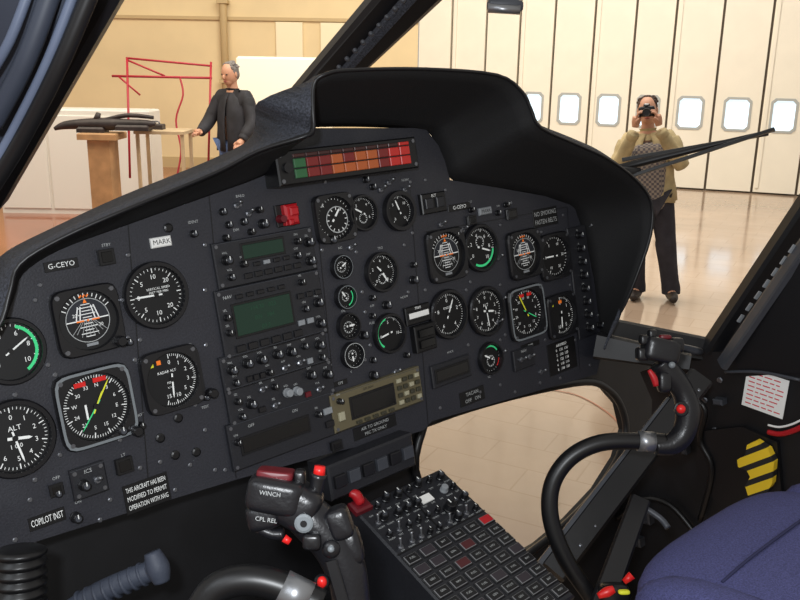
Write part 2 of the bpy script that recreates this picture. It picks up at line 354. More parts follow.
def unit(name,fr,cx,cy,w,h,d,parent,m=mPanel2,knobs=(),disp=(),texts=(),btns=(),off=0,screws=True):
    M=fr.at(cx,cy,off); wm,hm=fr.size(cx,cy,w,h,off); b=MB(); b.box(0,0,0,wm,hm,d,m,min(.0015,d*.4))
    if screws:
        b.box(0,hm*.5-.0015,d,wm*.99,.0005,.0002,mFrame2); b.box(0,-hm*.5+.0015,d,wm*.99,.0006,.0002,mBlack)
        for i in (-1,1):
            for j in (-1,1): b.lathe(i*(wm/2-.005),j*(hm/2-.005),[(.0026,d),(.0026,d+.0008)],mScrew,8)
    for (t,x,y,sz,m_) in texts: b.text(t,x*wm,y*hm,d+.0003,sz*hm,m_,fit=wm*.9)
    for (x,y,me) in knobs:
        if h>30: b.text(random.choice(['OFF','VOL','ON','SEL']),x*wm,y*hm+.0095,d+.0003,.004,mDimW)
    o=b.obj(name,M,parent)
    for (x,y,w_,h_,m_,tx) in disp:
        e=MB(); e.box(0,0,-.0005,w_*wm+.006,h_*hm+.006,.002,mBlack,.0004); e.box(0,0,0,w_*wm,h_*hm,.002,m_,.0004)
        for i,t in enumerate(tx): e.text(t,0,h_*hm*(.5-(i+.6)/len(tx)),.0022,h_*hm*.6/len(tx),mLCDt,fit=w_*wm*.85)
        e.obj('display',M@T((x*wm,y*hm,d)),o)
    for (x,y,me) in knobs: place(me.name.split('.')[0],me,M@T((x*wm,y*hm,d)),o)
    for (x,y,w_,h_,m_) in btns: place('push_button',btn(w_*wm,h_*hm,m_),M@T((x*wm,y*hm,d)),o)
    return o,M,wm,hm
unit('radio_unit',PN,265,257,98,44,.006,IP,disp=[(-.03,.2,.40,.3,mLCD,[])],knobs=[(-.4,.1,KM),(-.38,-.28,KD),(.32,.22,KS),(.43,.15,KM),(.42,-.28,KM),(.3,-.1,KD),(-.25,-.05,KS)],btns=[(-.22+.1*i,-.32,.07,.12,mBezel) for i in range(6)]+[(-.12+.1*i,-.1,.06,.09,mGreyM if i==1 else mBezel) for i in range(4)])
unit('navigation_computer',PN,272,313,102,66,.006,IP,disp=[(-.1,.02,.53,.44,mLCD,['114.30   023','001   184','09.5'])],knobs=[(.3,-.05,KD),(.43,.0,KM),(.42,-.32,KM),(-.44,.1,KS),(-.44,-.12,KS),(.3,.36,KS)],btns=[(-.36+.11*i,-.38,.08,.1,mBezel) for i in range(6)]+[(.27+.09*i,.16,.06,.08,mBezel) for i in range(3)]+[(-.3+.1*i,.36,.06,.06,mBezel) for i in range(5)]+[(.24+.09*i,-.24,.06,.08,mGreyM) for i in range(2)],texts=[('NAV',-.4,.38,.07,mDimW)])
unit('audio_panel',PN,275,360,104,34,.006,IP,knobs=[(-.42,.1,KM),(-.28,.16,KM),(-.15,.16,KM),(0,.18,KM),(.13,.14,KM),(.27,.18,KD),(.41,.1,KM)]+[(-.40,-.28,KD),(-.1,-.26,KS),(.05,-.28,TG),(.2,-.26,TG),(.42,-.28,KD)],btns=[(-.28+.06*i,-.28,.045,.16,mBezel) for i in range(3)]+[(.3,-.28,.05,.16,mGreyM)])
unit('selector_panel',PN,281,391,104,36,.006,IP,knobs=[(-.42,.12,KS),(-.31,-.05,KM),(-.19,.22,TG),(-.08,.2,KS),(.03,-.06,KW),(.12,-.1,KW),(.27,.22,KM),(.43,.1,KM),(-.40,-.3,KD),(-.1,-.3,TG),(.33,-.25,TG)],btns=[(-.22,-.28,.06,.14,mBezel),(.22,-.28,.05,.14,mDRed)])
unit('cassette_slot',PN,284,429,106,44,.007,IP,disp=[(-.1,-.02,.60,.30,mScreen,[])],texts=[('OFF',-.3,.35,.09,mDimW),('ON',.1,.35,.09,mDimW)],btns=[(.4,.1,.08,.14,mGreyM),(.4,-.2,.08,.14,mBezel)],knobs=[(-.44,.1,KS),(.3,.1,KS)])
unit('gps_receiver',PN,375,398,88,36,.010,IP,m=mKhaki,disp=[(-.07,.0,.46,.5,mScreen,[])],btns=[(.235+.07*i,.30-.2*j,.045,.11,mKey if (i+j)%3 else mKeyL) for i in range(4) for j in range(4)]+[(-.25+.09*i,-.40,.055,.07,mKey) for i in range(5)]+[(-.42,-.1,.06,.22,mKeyL)],knobs=[(-.42,.3,KS)],texts=[('GPS NAV',-.1,.39,.09,mPlac)])
unit('switch_box',PN,431,203,24,20,.008,IP,m=mBlack,btns=[(-.25,0,.3,.5,mPanel2),(.2,0,.3,.5,mPanel2)],texts=[('ELT',0,.35,.2,mWhite)],screws=False)
unit('switch_box',PN,88,480,34,30,.006,IP,m=mPanel2,knobs=[(-.2,-.05,KM),(.2,-.05,TG)],texts=[('ICS',0,.33,.18,mDimW)])
unit('switch_box',PN,522,358,20,20,.006,IP,m=mPanel2,knobs=[(-.2,0,TG),(.2,0,TG)],texts=[('NAV',0,.36,.2,mDimW)],screws=False)
unit('mode_selector',PN,421,337,20,26,.012,IP,m=mBlack,btns=[(0,.2,.7,.3,mScreen),(0,-.2,.7,.3,mScreen)],screws=False)
unit('trim_indicator',PN,416,314,24,18,.006,IP,m=mBlack,disp=[(0,0,.8,.3,mPlacW,[])],texts=[('TRIM',0,.35,.2,mWhite)],screws=False)
unit('cassette_slot',PN,450,371,38,22,.005,IP,m=mPanel2,disp=[(0,0,.8,.45,mScreen,[])],screws=False)
unit('breaker_strip',PN,581,282,18,110,.004,IP,m=mPanel2,knobs=[(0,.42-.12*i,KM) for i in range(8)],screws=False)
for (x,y,w,h) in [(105,257,15,15),(123,465,16,15),(510,214,10,10),(55,489,12,10),(335,445,10,8),(470,220,8,8)]:
    unit('annunciator',PN,x,y,w,h,.005,IP,m=mBlack,disp=[(0,0,.7,.7,mScreen,[])],screws=False)
unit('marker_light',PN,160,242,20,10,.005,IP,m=mPlacW,texts=[('MARK',0,0,.7,mPlac)],screws=False)
unit('marker_light',PN,484,211,12,7,.005,IP,m=mGreyM,texts=[('MARK',0,0,.7,mPlac)],screws=False)
for (x,y) in [(193,234),(128,342),(205,397),(140,425),(57,493),(75,517),(228,225),(243,222),(222,212),(250,232),(365,180),(372,187),(470,210),(497,213),(455,235),(600,300),(598,325),(371,298),(371,316),(362,335),(372,360),(330,240),(505,205),(120,430),(225,238),(262,224),(258,210),(412,265),(412,280),(385,305),(372,375),(405,355)]:
    place('knob',random.choice([KS,KM,KD]),PN.at(x,y),IP)
for (x,y) in [(236,206),(248,214),(404,190),(388,183),(350,248),(462,230),(497,258),(500,300),(591,222),(586,228),(497,322),(500,353),(540,372),(380,190),(440,225),(395,372)]:
    place('toggle_switch',TG,PN.at(x,y),IP)
def placard(fr,cx,cy,w,h,lines,bg=mPlac,fg=mDimW,parent=IP,rot=0,off=0,name='placard'):
    M=fr.at(cx,cy,off)@Matrix.Rotation(math.radians(rot),4,'Z'); wm,hm=fr.size(cx,cy,w,h,off); b=MB(); b.box(0,0,0,wm,hm,.0012,bg,.0003)
    for i,t in enumerate(lines): b.text(t,0,hm*.9*(.5-(i+.5)/len(lines)),.0015,hm*.72/len(lines),fg,fit=wm*.88)
    return b.obj(name,M,parent)
placard(PN,61,265,34,10,['G-CEYO'],fg=mWhite); placard(PN,459,207,22,7,['G-CEYO'],fg=mWhite)
placard(PN,147,493,44,28,['THIS AIRCRAFT HAS BEEN','MODIFIED TO PERMIT','OPERATION WITH NVG'],fg=mWhite)
placard(PN,47,519,36,13,['COPILOT INST'],fg=mWhite)
placard(PN,472,396,24,14,['TACAN','OFF   ON'],bg=mPlac)
placard(PN,375,427,42,12,['AIR TO GROUND','MIC TX ONLY'])
placard(PN,545,217,24,18,['NO SMOKING','FASTEN BELTS'],bg=mPlac)
placard(PN,562,356,27,31,['AIRSPEED','0   135  130','2   130  125','4   125  118','6   118  110','8   108  100'],bg=mPlac,fg=mWhite)
placard(PN,268,291,30,6,['NAV 1']); placard(PN,340,383,14,5,['GPS'])
placard(PN,530,345,18,5,['DME']); placard(PN,480,330,10,5,['FT'])
M=PN.at(286,215); b=MB(); b.box(0,0,0,.036,.030,.004,mBlack,.001); go=b.obj('guarded_switch',M,IP)
b=MB(); b.box(.002,0,.004,.022,.028,.010,mRed,.003); b.box(.004,.004,.012,.014,.012,.006,mRed,.002); b.box(-.004,-.010,.012,.008,.008,.008,mRed,.002); b.obj('red_guard',M,go)
b=MB(); b.lathe(0,0,[(.006,0),(.005,.012)],mDRed,12); b.obj('switch_cap',M@T((-.014,-.004,.004)),go)

def warn():
    M=PN.at(352,160,.035); wm,hm=PN.size(352,160,138,33,.035)
    w=root('warning_panel',M,'black caution panel with rows of red, orange and green lamps','warning panel')
    b=MB(); b.box(0,0,-.045,wm,hm,.045,mBlack,.002); 
    for i in (-1,1):
        for j in (-1,1): b.lathe(i*(wm/2-.006),j*(hm/2-.006),[(.003,0),(.003,.001)],mScrew,8)
    b.lathe(-wm*.44,0,[(.007,0),(.007,.004)],mBezel,14)
    b.obj('warning_panel_body',M,w)
    colr={'g':(44,92,56),'r':(116,34,32),'o':(170,86,42),'d':(60,32,30),'R':(184,42,36)}
    rows=['dbddbddbdR','grroroorRR','grroooorRR']; hs=[.1,.26,.26]; ys=[.32,.1,-.2]
    for j,row in enumerate(rows):
        for i,c in enumerate(row):
            c='d' if c=='b' else c
            mm=mat('lamp_'+c,colr[c],.35,em=.12)
            e=btn(wm*.076,hm*hs[j],mm,.003); place('warning_lamp',e,M@T((-wm*.36+i*wm*.084,hm*ys[j],0)),w)
warn()

# ================= GLARESHIELD
HD=[((-60,385),(-50,380),.05,(-110,360)),((-5,340),(-3,330),.05,(-45,310)),((14,300),(10,292),.05,(-16,276)),((24,274),(20,264),.055,(8,252)),((60,250),(62,238),.065,(55,228)),((125,226),(130,208),.08,(122,197)),((210,196),(215,173),.08,(208,162)),((250,182),(258,151),.09,(249,141)),((272,172),(300,138),.11,(256,120)),((281,164),(313,132),.125,(256,108)),((285,150),(313,112),.13,(262,100)),((287,138),(314,84),.13,(304,84)),((300,128),(326,74),.14,(318,76)),((315,126),(350,70),.14,(342,74)),((370,126),(425,69),.14,(420,74)),((425,130),(497,75),.14,(490,80)),((436,142),(522,92),.14,(514,92)),((444,160),(531,110),.14,(522,106)),((455,180),(541,128),.14,(532,122)),((500,188),(578,145),.13,(570,138)),((545,196),(608,159),.13,(600,152)),((573,207),(636,180),.125,(628,174)),((584,230),(651,203),.12,(645,202)),((592,262),(650,236),.115,(646,236)),((597,300),(633,285),.09,(630,284)),((601,330),(618,318),.06,(616,316)),((602,352),(604,347),.02,(604,349))]
def hood():
    rows=[]
    for (e,rm,off,o) in HD:
        E=L(*e); Rm=L(rm[0],rm[1],off); O=L(o[0],o[1],-.03 if e[0]<284 else 0.06)
        rows.append(list(E)+list(Rm)+list(O))
    rows=cat(rows,4); q=len(rows); vs=[];NS=9
    for rw in rows:
        E,Rm,O=V(rw[:3]),V(rw[3:6]),V(rw[6:9]); E=E+V((0,0,-.004))
        for j in range(7):
            t=j/6; vs.append(E.lerp(Rm,t)+ (O-Rm)*.08*math.sin(math.pi*t))
        vs.append(Rm.lerp(O,.06)+V((0,0,.003))); vs.append(O)
    b=MB(); fsI=[];fsO=[]
    for i in range(q-1):
        for j in range(NS-1): (fsO if j>=7 else fsI).append([i*NS+j,i*NS+j+1,(i+1)*NS+j+1,(i+1)*NS+j])
    b.add(vs,fsI,mHood,True)
    for f in fsO: b.f.append(f); b.m.append(mHoodTop); b.sm.append(True)
    g=root('glareshield',PN.M,'black textured glareshield hood curving over the instrument panel','glareshield')
    o=b.obj('hood_shell',PN.M,g); md=o.modifiers.new('s','SOLIDIFY'); md.thickness=.003; md.offset=0
    b=MB(); b.tube([rw[3:6] for rw in rows],.0024,mFrame,8,1); b.obj('rim_trim',PN.M,g)
hood()

# ================= CENTER CONSOLE
CC=root('center_console',CN.M,'sloping black pedestal console with toggle switches and square keys','console')
A=CN.px(350,505); B_=CN.px(441,468); E_=CN.px(560,574)
wC=(B_-A).length; LC=abs(E_.y-B_.y)*1.15; x0=B_.x-wC; y0=B_.y
b=MB(); b.box(x0+wC/2,y0-LC/2,-.28,wC,LC,.28,mPanel2,.003); 
b.box(x0+wC/2,y0-LC*.36,0,wC*.98,.002,.001,mBlack); b.box(x0+wC*.5,y0-LC*.18,0,.002,LC*.34,.001,mBlack)
for i in range(10):
    for j in range(4): b.text(random.choice(['OFF','ON','TEST','VOL','NORM']),x0+wC*(.08+.095*i),y0-LC*(.095+.085*j),.0004,.004,mDimW)
b.obj('console_body',CN.M,CC)
def cpt(s,t,z=0): return CN.M@T((x0+s*wC,y0-t*LC,z))
cl_=[(.3,.04,KM),(.42,.05,KM),(.55,.05,KS),(.66,.04,KM),(.78,.05,KS),(.9,.06,KM),(.15,.14,KM),(.72,.26,KL),(.83,.14,KW),(.2,.33,TG),(.3,.33,TG),(.62,.33,TG)]
for j in range(4):
    for i in range(9):
        s_,t_=.08+.105*i,.06+.09*j
        if any(abs(s_-c[0])<.06 and abs(t_-c[1])<.045 for c in cl_) or (s_<.15 and j==0) or (.5<s_<.74 and j==1): continue
        cl_.append((s_,t_,random.choice([KM,KS,KD,TG,KS,KM])))
for (s,t,me) in cl_: place(me.name.split('.')[0],me,cpt(s,t),CC)
mKeyF=mat('key_face',(18,18,21),.4); mKeyB=mat('key_border',(128,128,130),.45)
def keym(c,tx):
    e=MB(); w=wC/6*.84; h=LC*.6/8*.8; e.box(0,0,0,w,h,.002,mBlack,.0006); e.box(0,0,.002,w*.86,h*.82,.001,mKeyB,.0002); e.box(0,0,.0026,w*.79,h*.73,.0012,c,.0003)
    if tx: e.text(tx,0,0,.0040,.0045,mDimW)
    return e.data('console_key')
kk_=[keym(mKeyF,t) for t in ('HYD','FUEL','GEN','BAT','PITOT','NAV')]; k2b=keym(mat('key_red',(78,30,34),.4),'');k3=keym(mat('key_grey',(50,44,50),.4),'')
for j in range(8):
    for i in range(6):
        rnd=random.random()
        place('console_key',keym(mRed,'') if (i==5 and j==0) else (k3 if rnd<.2 else (k2b if rnd<.27 else random.choice(kk_))),cpt(.085+.166*i,.415+j*.6/8,0),CC)
b=MB(); b.box(0,0,0,.03,.022,.010,mDRed,.003); b.tube([(0,0,.01),(-.004,.01,.020),(-.012,.016,.022)],[.007,.008,.005],mRed,10,3); b.obj('red_guard',cpt(.05,.02),CC)
b=MB(); b.box(0,0,0,.022,.014,.003,mPlacW,.001); b.obj('label_plate',cpt(.62,.14),CC)
M=PN.at(374,466,.03); wm,hm=PN.size(374,466,84,34,.03); b=MB(); b.box(0,0,-.05,wm,hm,.05,mPanel2,.003); so=b.obj('upper_switch_panel',M,CC)
for i in range(6): place('push_button',btn(wm*.12,hm*.34,mFrame2 if i%2 else mBezel,.006),M@T((-wm*.4+i*wm*.16,0,0)),so)

# ================= AIRFRAME
AF=root('helicopter_airframe',SD.M,'black helicopter cockpit frame with window posts and chin window','helicopter')
def wobj(b,name,parent,M=None): return b.obj(name,M or WM[parent.name],parent,world=True)
b=MB(); b.beam(at(425,-25,1.55),at(238,172,1.95),.105,.05,.05,R,mFrame); wobj(b,'center_window_post',AF)
b=MB(); b.beam(at(424,-18,1.515),at(335,82,1.70),.022,.014,.02,R,mHoodTop); 
for i in range(12):
    t=i/11; b.ell(at(411-88*t,-8+92*t,1.50+.17*t),(.005,.004,.005),mFrame2,nu=8,nv=6)
wobj(b,'post_seal',AF)
b=MB(); b.beam(at(98,-40,.62),at(-25,190,.72),.055,.05,.04,R,mFrame)
wobj(b,'door_post',AF)
b=MB(); b.beam(at(30,-40,.58),at(-70,150,.66),.085,.085,.03,R,mPad); wobj(b,'post_padding',AF)
for l,rr,mm in [([(86,-40),(48,60),(8,140),(-20,190)],.0035,mPad2),([(62,-40),(28,55),(-8,125)],.007,mPad),([(40,-40),(10,40),(-20,90)],.0035,mPad2),([(104,-40),(62,60),(20,142),(-14,196)],.006,mBlack)]:
    b=MB(); b.tube([at(x,y,.565+.0004*max(0,y)) for x,y in l],rr,mm,12,6); wobj(b,'door_seal',AF)
b=MB(); b.beam(at(838,168,1.48),at(712,352,1.66),.055,.045,.04,R,mFrame)
wobj(b,'side_window_post',AF)
b=MB()
for i in range(7):
    t=i/6; q=at(795-52*t,245+70*t,1.475+.11*t); b.beam(q,q+(at(712,352,1.66)-at(838,168,1.48)).normalized()*.016,.007,.007,.004,R,mGreyM)
wobj(b,'vent_slots',AF)
b=MB(); b.beam(at(818,225,1.44),at(722,365,1.60),.012,.012,.03,R,mFrame2); wobj(b,'door_edge',AF)
b=MB(); b.beam(at(596,328,1.68),at(716,352,1.68),.05,.05,.05,U_,mFrame); b.beam(at(596,345,1.6),at(690,362,1.55),.05,.03,.05,U_,mTub); b.tube([at(600,340,1.6),at(630,347,1.57),at(665,345,1.55),at(700,352,1.6)],.008,mFrame2,8,4); wobj(b,'window_sill',AF)
hole=[(424,424),(470,408),(530,392),(585,382),(606,388),(620,404),(626,430),(618,458),(598,490),(570,520),(540,545),(515,560),(480,560),(440,520),(415,470)]
out=[(-150,420),(300,380),(590,345),(640,350),(665,380),(665,460),(620,640),(-150,660)]
b=MB(); b.poly([PN.px(x,y,-.12) for x,y in out],-.14,-.12,mTub,[[PN.px(x,y,-.12) for x,y in hole]])
b.obj('nose_bulkhead',PN.M,AF)
b=MB(); pts=[PN.w(x,y,-.115) for x,y in hole+hole[:1]]; b.tube(pts,.008,mFrame,8,4); wobj(b,'chin_window_seal',AF)
side=[(640,372),(690,352),(722,352),(742,320),(850,185),(900,185),(900,680),(500,680),(560,600),(612,520),(650,450),(652,400)]
b=MB(); b.poly([SD.px(x,y) for x,y in side],-.02,0,mTub)
for (x,y) in [(705,400),(720,380),(790,360),(740,350),(780,300),(700,470),(715,430),(793,520),(640,590)]:
    q=SD.px(x,y); b.lathe(q.x,q.y,[(.006,0),(.006,.002),(.004,.003)],mScrew,10)
b.obj('side_panel',SD.M,AF)
b=MB(); b.poly([SD.px(x,y) for x,y in [(700,430),(745,425),(780,440),(785,500),(740,520),(700,480)]],0,.012,mFrame); b.obj('door_pocket',SD.M,AF)
b=MB(); b.poly([SD.px(x,y) for x,y in [(735,355),(810,250),(820,370),(745,375)]],0,.012,mFrame); b.obj('door_trim_panel',SD.M,AF)
for l,rr,mm in [([(690,395),(705,410),(700,440),(712,470),(700,520)],.006,mBlack),([(725,372),(760,372),(800,380)],.003,mFrame2),([(615,520),(640,500),(670,505),(700,540)],.006,mBlack)]:
    b=MB(); b.tube([SD.w(x,y,.015) for x,y in l],rr,mm,8,5); wobj(b,'cable',AF)
for (x,y,w_,h_) in [(690,425,.03,.012),(688,445,.012,.03),(722,400,.02,.012),(650,515,.02,.03),(642,540,.014,.02)]:
    b=MB(); b.box(0,0,0,w_,h_,.02,mFrame2,.003); b.obj('bracket',SD.at(x,y),AF)
b=MB(); b.beam(at(700,378,1.50),at(552,572,1.36),.045,.045,.03,R,mFrame)
for i in range(9):
    t=.05+i/10; b.ell(at(706-148*t,381+194*t,1.485-.14*t),(.005,.005,.005),mScrew,nu=8,nv=6)
wobj(b,'lower_rail',AF)
b=MB(); b.beam(at(668,400,1.48),at(536,568,1.36),.010,.010,.02,R,mFrame2); wobj(b,'rail_edge',AF)
b=MB(); b.beam(at(640,500,1.30),at(600,610,1.2),.030,.034,.02,R,mFrame); b.tube([at(640,505,1.3),at(660,518,1.29),at(668,528,1.28)],.005,mFrame2,8,3); wobj(b,'seat_rail_bracket',AF)
FL=Fr(PN.w(100,600,-.1)+PY*-.12,PX,-PNZ,PX.cross(-PNZ))
b=MB(); b.box(-.1,-.35,-.02,.9,.7,.02,mTub); b.obj('cabin_floor',FL.M,AF)

pl=MB(); M=SD.at(765,393,.01)@Matrix.Rotation(math.radians(-14),4,'Z'); wm,hm=SD.size(765,393,42,40,.01); pl.box(0,0,0,wm,hm,.001,mPlacW,.0003)
mRedP2=mat('print_red',(215,70,78),.6)
for i in range(8):
    xx=-wm*.42
    while xx<wm*.3:
        w_=random.uniform(.08,.2)*wm; w_=min(w_,wm*.42-xx); pl.box(xx+w_/2,hm*(.4-.113*i),.0011,w_,hm*.028,.0003,mRedP2); xx+=w_+wm*.04
pl.obj('placard',M,AF)
sm=bpy.data.materials.new('hazard_stripes'); sm.use_nodes=True; nt=sm.node_tree; bs=nt.nodes['Principled BSDF']
tc=nt.nodes.new('ShaderNodeTexCoord'); mp=nt.nodes.new('ShaderNodeMapping'); mp.inputs['Rotation'].default_value=(0,0,math.radians(62)); mp.inputs['Scale'].default_value=(38,38,38)
sx=nt.nodes.new('ShaderNodeSeparateXYZ'); fr=nt.nodes.new('ShaderNodeMath'); fr.operation='FRACT'; gt=nt.nodes.new('ShaderNodeMath'); gt.operation='GREATER_THAN'; gt.inputs[1].default_value=.62
mx=nt.nodes.new('ShaderNodeMix'); mx.data_type='RGBA'; mx.inputs[6].default_value=lin((255,216,50)); mx.inputs[7].default_value=lin((40,40,40))
nt.links.new(tc.outputs['Object'],mp.inputs['Vector']); nt.links.new(mp.outputs['Vector'],sx.inputs[0]); nt.links.new(sx.outputs[0],fr.inputs[0]); nt.links.new(fr.outputs[0],gt.inputs[0]); nt.links.new(gt.outputs[0],mx.inputs[0]); nt.links.new(mx.outputs[2],bs.inputs['Base Color'])
b=MB(); Mh=SD.at(755,468,.03)
def lo(x,y): return Mh.inverted()@SD.w(x,y,.03)
b.poly([lo(x,y) for x,y in [(747,445),(756,441),(768,449),(774,462),(772,484),(765,495),(757,500),(748,496),(745,486),(750,477),(747,471),(738,467),(737,460),(745,455)]],-.015,0,sm); b.obj('emergency_handle',Mh,AF)
b=MB(); 
pts=[SD.w(x,y,.012) for x,y in [(768,432),(780,434),(795,430),(815,420)]]; b.tube(pts,.005,mRed,8,5)
pts=[SD.w(x,y,.012) for x,y in [(768,425),(780,427),(795,423),(815,412)]]; b.tube(pts,.002,mPlacW,8,5); wobj(b,'release_strap',AF)

wp=root('windscreen_wiper',T(at(622,168,2.1)),'pair of black windscreen wiper arms outside the glass','wiper')
b=MB(); b.tube([at(612,170,2.1),at(640,163,2.1),at(775,130,2.0)],[.008,.010,.004],mFrame,8,3); wobj(b,'wiper_arm',wp)
b=MB(); b.beam(at(622,160,2.12),at(768,134,2.04),.010,.008,.015,U_,mBlack); wobj(b,'wiper_blade',wp)
b=MB(); b.beam(at(632,176,2.08),at(774,129,1.99),.009,.008,.015,U_,mBlack); b.tube([at(600,172,2.08),at(640,172,2.08)],[.018,.010],mFrame,8,3); wobj(b,'wiper_arm',wp)
ov=root('mirror_bracket',T(at(505,2,1.3)),'small grey clamp bracket hanging from the cabin roof','bracket')
b=MB(); b.tube([at(512,-40,1.3),at(510,-15,1.3),at(508,2,1.3)],.008,mFrame2,10,3); wobj(b,'stem',ov)
b=MB(); b.ell(at(505,6,1.3),(.028,.012,.010),mFrame2,e=.5); b.ell(at(497,-2,1.3),(.014,.014,.014),mFrame2); b.tube([at(488,8,1.29),at(520,10,1.29)],[.007,.007],mSilver,8,1); wobj(b,'clamp',ov)

# ================= STICKS
def P3(l,z): return [at(x,y,z+(dz[0] if dz else 0)) for (x,y,*dz) in l]
cs=root('cyclic_stick',T(at(330,600,.72)),'black cyclic control grip with red buttons beside the console','control stick')
zz=.74
Mz=FM(V((0,0,0)),R,U_,-F).to_3x3()
def rz(d): return Mz@Matrix.Rotation(math.radians(d),3,'Z')
b=MB(); b.tube(P3([(354,640),(351,600),(345,568),(332,542),(314,522),(300,510)],zz),[.016,.0165,.018,.019,.0195,.018],mGrip,20,6)
wobj(b,'grip',cs)
b=MB(); b.beam(at(331,560,zz-.018),at(346,612,zz-.018),.010,.010,.006,R,mBezel); wobj(b,'grip_cover_plate',cs)
b=MB(); b.ell(at(277,493,zz),(.025,.0155,.024),mGrip,rz(-10),.42,32,20); wobj(b,'grip_head',cs)
b=MB(); b.ell(at(265,514,zz),(.015,.012,.018),mGrip,rz(12),.5,28,18); wobj(b,'trigger_housing',cs)
b=MB(); b.ell(at(300,506,zz),(.017,.020,.021),mGrip,rz(-30),.55,28,18); wobj(b,'grip_neck',cs)
b=MB(); b.ell(at(340,522,zz-.006),(.010,.014,.014),mGrip,rz(20),.45); wobj(b,'thumb_rest',cs)
b=MB(); b.ell(at(352,545,zz),(.009,.017,.014),mGrip,rz(15),.6); wobj(b,'thumb_rest',cs)
b=MB(); b.ell(at(276,474,zz),(.016,.0045,.013),mDRed,rz(-6),.3); 
wobj(b,'top_switch',cs)
b=MB(); b.ell(at(300,478,zz),(.005,.008,.008),mBezel,rz(0),.5); wobj(b,'toggle_switch',cs)
b=MB(); b.tube(P3([(314,500),(317,484),(319,474)],zz),[.006,.0065,.0075],mBezel,12,2); wobj(b,'button_collar',cs)
b=MB(); b.tube(P3([(319,475),(320,466)],zz),[.0055,.0048],mRedB,12,1); wobj(b,'red_button',cs)
b=MB(); b.tube(P3([(284,538),(290,542)],zz-.02),[.0035,.003],mRedB,10,1); wobj(b,'trigger',cs)
b=MB(); b.tube(P3([(258,528),(272,534),(284,534)],zz-.01),[.004,.005,.005],mGrip,10,3); wobj(b,'trigger_lever',cs)
b=MB(); b.ell(at(322,582,zz-.022),(.0042,.0042,.005),mRedB); wobj(b,'red_button',cs)
b=MB(); b.ell(at(322,582,zz-.018),(.007,.007,.005),mBezel,Mz); wobj(b,'button_collar',cs)
b=MB(); b.lathe(0,0,[(.008,0),(.008,.002),(.006,.003)],mRim,18); b.lathe(0,0,[(.003,.003),(.003,.0035)],mBezel,10); b.obj('chrome_disc',FM(at(304,523,zz-.021),R,U_,-F),cs)
b=MB(); b.ell(at(312,541,zz-.020),(.008,.007,.007),mBezel,Mz,.5); wobj(b,'hat_switch',cs)
b=MB(); b.ell(at(331,549,zz-.020),(.008,.008,.005),mBezel,Mz); b.ell(at(331,549,zz-.024),(.003,.003,.003),mRim,Mz); wobj(b,'hat_switch',cs)
b=MB(); b.tube(P3([(195,620),(215,590),(245,580),(280,586),(320,605)],.70),.013,mBlack,14,6); wobj(b,'lower_tube',cs)
b=MB(); b.tube(P3([(282,587),(308,600)],.70),[.0148,.0148],mSilver,14,1); wobj(b,'chrome_collar',cs)
b=MB(); b.text('CPL REL',0,0,0,.0052,mDimW,-8); b.obj('lettering',FM(at(266,520,zz-.0262),R,U_,-F),cs)
b=MB(); b.text('WINCH',0,0,0,.0052,mDimW,-8); b.obj('lettering',FM(at(270,494,zz-.0262),R,U_,-F),cs)

ps=root('cyclic_stick',T(at(600,600,1.25)),'curved black cyclic stick with red buttons before the seat','control stick')
z2=1.24
b=MB(); b.tube(P3([(612,630),(592,598),(566,560),(551,520),(552,485),(570,458),(600,443),(640,441),(665,442)],z2),.0125,mBlack,16,6); wobj(b,'curved_tube',ps)
b=MB(); b.tube(P3([(638,441),(654,442)],z2),[.0150,.0150],mSilver,16,1); wobj(b,'chrome_collar',ps)
b=MB(); b.tube(P3([(655,446),(672,444),(684,432),(688,410),(682,390),(670,374),(660,362)],z2),[.013,.016,.0165,.018,.016,.018,.018],mGrip,16,6); wobj(b,'grip',ps)
b=MB(); b.ell(at(660,350,z2),(.026,.018,.022),mGrip,rz(-12),.4,28,18); b.ell(at(664,382,z2-.01),(.010,.016,.01),mGrip,Mz,.6); wobj(b,'grip_head',ps)
for (x,y,rx) in [(642,354,.009),(644,340,.007),(676,345,.010),(652,334,.006)]:
    b=MB(); b.ell(at(x,y,z2-.004),(rx,rx*1.1,rx*1.2),mBezel,Mz,.5); wobj(b,'hat_switch',ps)
b=MB(); b.ell(at(665,337,z2-.008),(.009,.0035,.006),mDRed,Mz,.6); wobj(b,'top_switch',ps)
b=MB(); b.tube(P3([(649,370),(654,378),(656,386)],z2-.02),[.003,.005,.004],mRed,10,3); wobj(b,'trigger',ps)
b=MB(); b.ell(at(681,409,z2-.020),(.0065,.0065,.006),mRedB,Mz); wobj(b,'red_button',ps)
b=MB(); b.lathe(0,0,[(.011,0),(.011,.003),(.009,.004)],mBezel,14); b.obj('button_collar',FM(at(681,409,z2-.014),R,U_,-F),ps)
b=MB(); b.ell(at(672,365,z2-.02),(.005,.005,.005),mRim,Mz); wobj(b,'chrome_disc',ps)

cl=root('collective_lever',T(at(110,595,.95)),'grey rubber-gripped lever under the instrument panel','control lever')
b=MB(); b.tube(P3([(60,615),(100,592),(140,575),(160,568)],.95),[.010,.012,.012,.011],mGripGrey,14,5); 
for i in range(9):
    t=i/8; q=at(80+70*t,603-32*t,.95); b.tube([q,q+(at(160,568,.95)-at(60,615,.95)).normalized()*.003],[.0138,.0138],mGripGrey,14,1)
wobj(b,'rubber_grip',cl)
b=MB(); b.tube(P3([(152,552),(158,568),(162,582)],.94),[.009,.013,.009],mGripGrey,14,5); wobj(b,'end_knob',cl)
bt=root('rubber_boot',T(at(20,590,.85)),'black ribbed rubber boot under the instrument panel','rubber boot')
b=MB(); pr=[];rr_=[]
for i in range(7):
    for dy,q in ((0,.021),(3,.026),(6,.026),(9,.021)): pr.append(at(20,548+i*10+dy,.86)); rr_.append(q)
b.tube(pr,rr_,mBlack,18,1)
